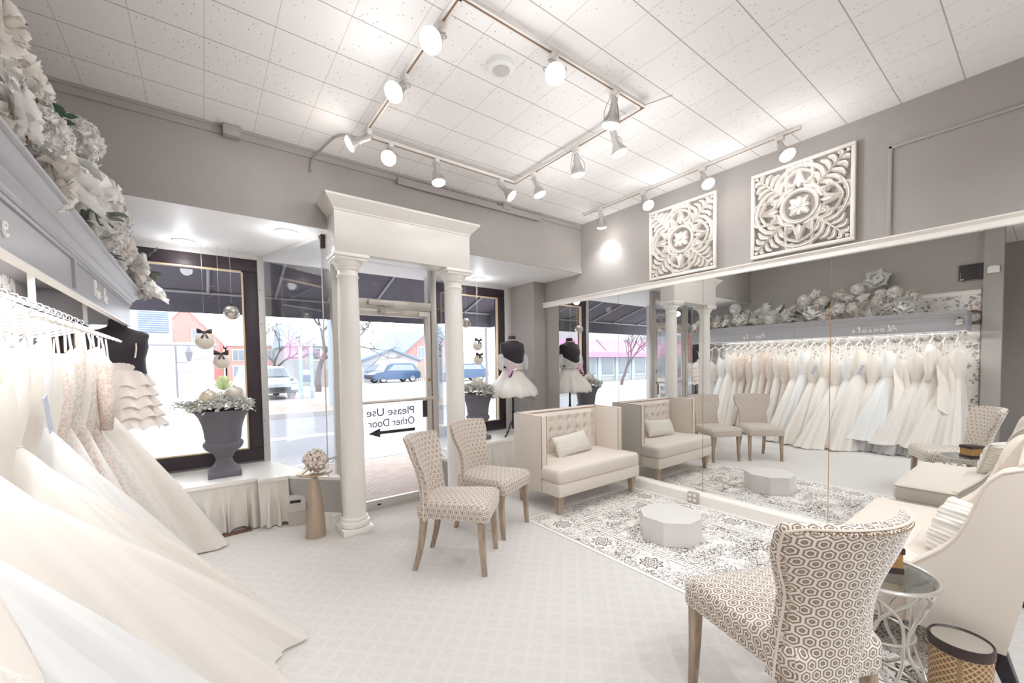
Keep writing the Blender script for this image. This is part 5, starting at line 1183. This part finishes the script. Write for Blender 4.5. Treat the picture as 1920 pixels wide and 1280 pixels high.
MB().box(-2.7, 5.0, 0, 10, 0, 3.9).build('wall', M['redbrick'], o, smooth=False); MB().box(-2.9, 5.2, -.2, 10.2, 3.9, 4.1).build('roof', M['extwhite'], o, smooth=False)
for x in (-1.8, -.2, 1.4, 2.9, 4.2):
    for z in (.5, 2.3):
        f = MB().box(x - .62, x + .62, -.08, 0, z - .1, z + 1.25).build('window', M['extwhite'], o, smooth=False)
        MB().box(x - .5, x - .04, -.1, -.07, z, z + 1.12).box(x + .04, x + .5, -.1, -.07, z, z + 1.12).build('pane', M['extglass'], f, smooth=False)
o = thing('white_shed', 'white flat-roofed building with a small wall sign across the street', 'building', (-2.5, 41, -.02))
MB().box(-5, 3.2, 0, 8, 0, 3.3).box(-5.2, 3.4, -.15, 8.1, 3.3, 3.5).build('wall', M['extwhite'], o, smooth=False)
MB().box(-5, .35, 4, 8.2, 3.3, 6.6).build('tower', M['extwhite'], o, smooth=False)
w_ = MB().box(-1.6, .3, 3.9, 4.0, 4.5, 6.2).build('louvre', M['roofblue'], o, smooth=False)
b = MB()
for i in range(9): b.box(-1.6, .3, 3.86, 3.9, 4.55 + .18 * i, 4.6 + .18 * i)
b.build('louvre_blade', M['extwhite'], w_, smooth=False)
MB().rbox(.9, 2.2, -.06, 0, 1.2, 2.0, .02).build('wall_sign', M['yellowline'], o); MB().box(1.9, 2.6, -.05, 0, 2.15, 2.35).build('small_sign', M['signblue'], o, smooth=False)
o = thing('white_house', 'white house with pale blue roof behind the bare tree', 'house', (6.6, 34, -.02))
MB().box(-1.7, 1.9, 0, 6, 0, 3.2).build('wall', M['extwhite'], o, smooth=False)
MB().loft([[(x, -.3, 3.0), (x, 3, 4.9), (x, 6.3, 3.0)] for x in (-1.9, 2.1)]).build('roof', M['signblue'], o, smooth=False)
f = MB().box(-.1, .7, -.06, 0, 1.9, 2.9).build('window', M['yellowline'], o, smooth=False); MB().box(0, .6, -.08, -.05, 2.0, 2.8).build('pane', M['extglass'], f, smooth=False)
def fence(x0, x1, y, z1, label, n_):
    o = thing('board_fence', label, 'fence', ((x0 + x1) / 2, y, -.02)); w = (x1 - x0) / n_; b = MB()
    for i in range(n_): b.box(-(x1 - x0) / 2 + i * w, -(x1 - x0) / 2 + (i + .62) * w, 0, .04, 0, z1)
    b.build('boards', M['fence'], o, smooth=False); MB().box(-(x1 - x0) / 2, (x1 - x0) / 2, .04, .1, z1 * .75, z1 * .82).build('fence_rail', M['fence'], o, smooth=False)
fence(15.5, 22.5, 35.2, 1.55, 'weathered board fence beside the blue car', 34); fence(5.9, 9.6, 31, 1.3, 'weathered board fence before the white house', 22)
# cars
def car(name, label, loc, rz, paint, prof_h=1.65, L_=4.5, W_=1.82):
    o = thing(name, label, 'car', loc, rz); h = prof_h
    low = [(-L_/2, .42), (-L_/2 + .02, .85), (-L_/2 + .25, .98), (L_/2 - 1.05, 1.0), (L_/2 - .25, .86), (L_/2 - .02, .7), (L_/2, .42), (L_/2 - .2, .28), (-L_/2 + .2, .28)]
    rings = []
    for y, k_ in ((-W_/2, .97), (-W_/2 + .06, 1), (W_/2 - .06, 1), (W_/2, .97)): rings.append([(x * k_, y, .62 + (z - .62) * k_) for x, z in low])
    MB().loft(rings).build('body', paint, o, ang=35)
    top = [(-L_/2 + .22, .96), (-L_/2 + .62, h - .06), (-L_/2 + 1.0, h), (.35, h - .02), (.75, h - .10), (L_/2 - 1.0, .98)]
    rings = [[(x * (.985 if abs(y) > .7 else 1), y * (1 - .16 * (z - .96) / (h - .96)), z) for x, z in top] for y in (-W_/2 + .06, W_/2 - .06)]
    cab = MB().loft(rings).build('cabin', paint, o, ang=35)
    gl = [(-L_/2 + .55, 1.02), (-L_/2 + .80, h - .14), (.32, h - .13), (L_/2 - 1.35, 1.03)]
    for s in (-1, 1): MB().loft([[(x, s * (W_/2 - .052) * (1 - .16 * (z - .96) / (h - .96)) + d * s, z) for x, z in gl] for d in (0, .012)]).build('side_window', M['extglass'], cab, smooth=False)
    MB().loft([[(.80, y * .86, h - .13), (L_/2 - 1.02, y, 1.0), (L_/2 - 1.0, y, 1.02), (.83, y * .86, h - .11)] for y in (-W_/2 + .12, W_/2 - .12)]).build('windscreen', M['extglass'], cab, smooth=False)
    for sx in (-L_/2 + .85, L_/2 - .9):
        for s in (-1, 1):
            X = Matrix.Translation((sx, s * (W_/2 - .12), .33)) @ Matrix.Rotation(pi / 2, 4, 'X')
            w = MB().lathe([(.2, -.11), (.32, -.11), (.34, -.09), (.34, .09), (.32, .11), (.2, .11)], 28).xf(X).build('wheel', M['tyre'], o)
            MB().lathe([(.001, .12), (.22, .12), (.23, .11), (.23, -.11), (.22, -.12), (.001, -.12)], 24).xf(X).build('hub', M['wheel'], w)
    for s in (-1, 1): MB().ball((L_/2 - .08, s * (W_/2 - .25), .74), (.09, .2, .08), 12, 8).build('headlamp', M['carsilver'], o)
    MB().box(L_/2 - .02, L_/2 + .01, -.55, .55, .36, .56).build('grille', M['tyre'], o, smooth=False)
    return o
car('parked_suv', 'blue hatchback car parked side-on before the white garage', (13.15, 34.6, -.02), R(188), M['suv'])
car('parked_car', 'silver car facing the street beside the dark bollard', (2.3, 22.6, -.02), R(-84), M['carsilver'], 1.5)
car('parked_car', 'dark blue car seen through the glass beside the street lamp', (18.2, 31.5, -.02), R(176), M['suv'], 1.55)
car('parked_car', 'blue-grey car half hidden behind the blue hatchback', (11.6, 37.7, -.02), R(186), M['roofblue'], 1.55)
# posts, poles, lamps
def pole(name, label, cat, x, y, h, r, mat): return tag(MB().lathe([(r, 0), (r * .95, h * .5), (r * .8, h)], 14).build(name, mat, None), label, cat)
for nm, lb, x, y, h, r, mt in (('utility_pole', 'thick pale utility pole at the far kerb', 3.74, 15.7, 7.5, .16, 'signblue'), ('utility_pole', 'dark rough utility pole close beside the pale one', 4.08, 15.65, 7.5, .13, 'bark'), ('utility_pole', 'utility pole seen past the entrance door jamb', 7.6, 15.4, 7.5, .14, 'signblue'), ('bollard', 'short dark bollard next to the silver car', 3.15, 20.6, .95, .10, 'lampiron')):
    q = pole(nm, lb, 'pole' if 'pole' in nm else 'bollard', x, y, h, r, M[mt]); q.location = (x, y, -.02)
o = thing('notice_board', 'pale blue two-posted notice frame at the edge of the car park', 'sign', (3.72, 20.4, -.02))
for s in (-1, 1): MB().rbox(s * .22 - .07, s * .22 + .07, -.05, .05, 0, 2.35, .01).build('post', M['signblue'], o)
MB().rbox(-.15, .15, -.03, .03, .75, 1.05, .01).build('meter_box', M['roofblue'], o); MB().rbox(-.15, .15, -.02, .02, 1.1, 1.3, .01).build('notice', M['yellowline'], o)
o = thing('street_lamp', 'old-style street lamp on the far sidewalk right of the entrance', 'street lamp', (10.45, 15.8, -.02))
MB().lathe([(.16, 0), (.16, .3), (.09, .5), (.06, .8), (.05, 2.9), (.08, 3.0), (.05, 3.1)], 16).build('post', M['lampiron'], o); MB().lathe([(.08, 3.1), (.22, 3.7), (.16, 3.75)], 8).build('lantern', M['yellowline'], o, smooth=False); MB().lathe([(.24, 3.74), (.12, 3.95), (.02, 4.1)], 8).build('cap', M['lampiron'], o, smooth=False)
o = thing('hanging_lantern', 'black lantern on a bracket post in front of the white building', 'street lamp', (-1.05, 26, -.02))
MB().tube([(0, 0, 0), (0, 0, 2.55)], .04, 10).tube([(0, 0, 1.75), (.45, 0, 1.75)], .025, 8).build('post', M['lampiron'], o); MB().lathe([(.08, 1.8), (.16, 2.25), (.05, 2.5), (.02, 2.6)], 8, (.5, 0, 0)).build('lantern', M['lampiron'], o, smooth=False)
def tree(label, loc, h, spread, seed, lvl=5):
    rn = random.Random(seed); b = MB(); br = MB(); o = thing('bare_tree', label, 'tree', loc)
    def grow(p, d, L_, r, n_):
        pts = [p]; 
        for i in range(4): d = (d + V((rn.gauss(0, .12), rn.gauss(0, .12), rn.gauss(.03, .08)))).normalized(); pts.append(pts[-1] + d * L_ / 4)
        (b if n_ == lvl else br).tube(pts, [r * (1 - .1 * i) for i in range(5)], 6 if n_ > 2 else 4)
        if n_ > 0:
            for k_ in range(3 if n_ > 1 else 4):
                nd = (d + V((rn.gauss(0, spread), rn.gauss(0, spread), rn.gauss(.1, spread * .6)))).normalized(); grow(pts[-1 - (k_ % 2)], nd, L_ * rn.uniform(.62, .82), r * .58, n_ - 1)
    grow(V((0, 0, 0)), V((0, 0, 1)), h * .34, h * .024, lvl); b.build('trunk', M['bark'], o); br.build('branches', M['bark'], o)
tree('bare winter tree beside the utility poles', (5.25, 25.5, -.02), 7.2, .66, 3); tree('bare winter tree in front of the long brick building', (3.5, 30.5, -.02), 5.4, .6, 8)
tree('bare winter tree beyond the garage roof', (13.2, 52, -.02), 8, .6, 12, 4)
o = MB(); rn = random.Random(2)
for i in range(260):
    a, c = rn.uniform(0, 6.28), rn.uniform(.1, 1.2); o.tube([(0, 0, .1), (.55 * cos(a) * cos(c), .55 * sin(a) * cos(c), .1 + 1.0 * sin(c))], .012, 4)
q = tag(o.build('winter_shrub', M['shrub']), 'pale yellow-green shrub beside the white building', 'shrub'); q.location = (1.05, 33, -.11)
# the shops the mirrors show across the street
o = thing('shop_row', 'pale shopfront with pink awning across the street, seen in the mirrors', 'building', (-18, 21.2, -.02))
MB().box(-14, 10, 0, 6, 0, 3.9).build('wall', M['extwhite'], o, smooth=False)
MB().loft([[(x, -1.1, 2.15), (x, 0, 3.15), (x, 0, 3.1), (x, -1.1, 1.95)] for x in (-14, 10)]).build('awning', M['pink'], o, smooth=False)
MB().box(-14, 10, -1.12, -1.08, 1.85, 2.2).build('awning_valance', M['pink'], o, smooth=False)
for x in (-8, -3.2, 1.6): MB().tube([(x, -.9, 2.35), (x + .02, 0, 3.2)], .05, 6).build('awning_seam', M['lampiron'], o)
for i in range(11):
    x = -13 + 2.1 * i
    f = MB().box(x, x + 1.6, -.06, 0, .35, 2.1).build('window', M['shopblue'], o, smooth=False)
    MB().box(x + .12, x + 1.48, -.08, -.05, .5, 2.0).build('pane', M['extglass'], f, smooth=False)
    MB().box(x + 1.68, x + 2.0, -.12, 0, 0, 2.2).build('pilaster', M['shopblue'], o, smooth=False)
tree('small bare street tree before the pink awning', (-13.2, 16.4, -.02), 4.2, .5, 5, 4)
# ------------------------------------------------------------------ sky and camera
w = bpy.data.worlds.new('overcast_sky'); SC.world = w; w.use_nodes = True; nt = w.node_tree; bg = nt.nodes['Background']
tc = nt.nodes.new('ShaderNodeTexCoord'); nz = nt.nodes.new('ShaderNodeTexNoise'); nz.inputs['Scale'].default_value = 2.2; nt.links.new(tc.outputs['Generated'], nz.inputs['Vector'])
cr = nt.nodes.new('ShaderNodeValToRGB'); cr.color_ramp.elements[0].color = (.86, .92, 1, 1); cr.color_ramp.elements[1].color = (1, .99, .98, 1); nt.links.new(nz.outputs[0], cr.inputs[0]); nt.links.new(cr.outputs[0], bg.inputs[0])
bg.inputs[1].default_value = 4.0
cam = bpy.data.cameras.new('camera'); co_ = bpy.data.objects.new('camera', cam); COL.objects.link(co_)
yaw, pit, rol, f_, cy_ = R(37.01359), R(-2.18225), R(-.85141), 766.818, 711.618
Fw = V((sin(yaw) * cos(pit), cos(yaw) * cos(pit), sin(pit))); r0 = V((cos(yaw), -sin(yaw), 0)); u0 = r0.cross(Fw)
rr_, uu_ = r0 * cos(rol) + u0 * sin(rol), u0 * cos(rol) - r0 * sin(rol)
co_.matrix_world = Matrix(((rr_.x, uu_.x, -Fw.x, 0), (rr_.y, uu_.y, -Fw.y, 0), (rr_.z, uu_.z, -Fw.z, 1.4), (0, 0, 0, 1)))
cam.sensor_width = 36; cam.lens = f_ / 1920 * 36; cam.shift_y = (cy_ - 640) / 1920; cam.clip_start = .02; cam.clip_end = 400
SC.camera = co_
vs_ = SC.view_settings; vs_.view_transform = 'Standard'; vs_.look = 'None'; vs_.exposure = .2; vs_.gamma = 1; vs_.use_curve_mapping = False
SC.cycles.max_bounces = 14; SC.cycles.diffuse_bounces = 6; SC.cycles.glossy_bounces = 6; SC.cycles.transparent_max_bounces = 20; SC.cycles.sample_clamp_indirect = 4; SC.cycles.caustics_reflective = True; SC.cycles.caustics_refractive = False
SC.cycles.use_denoising = True
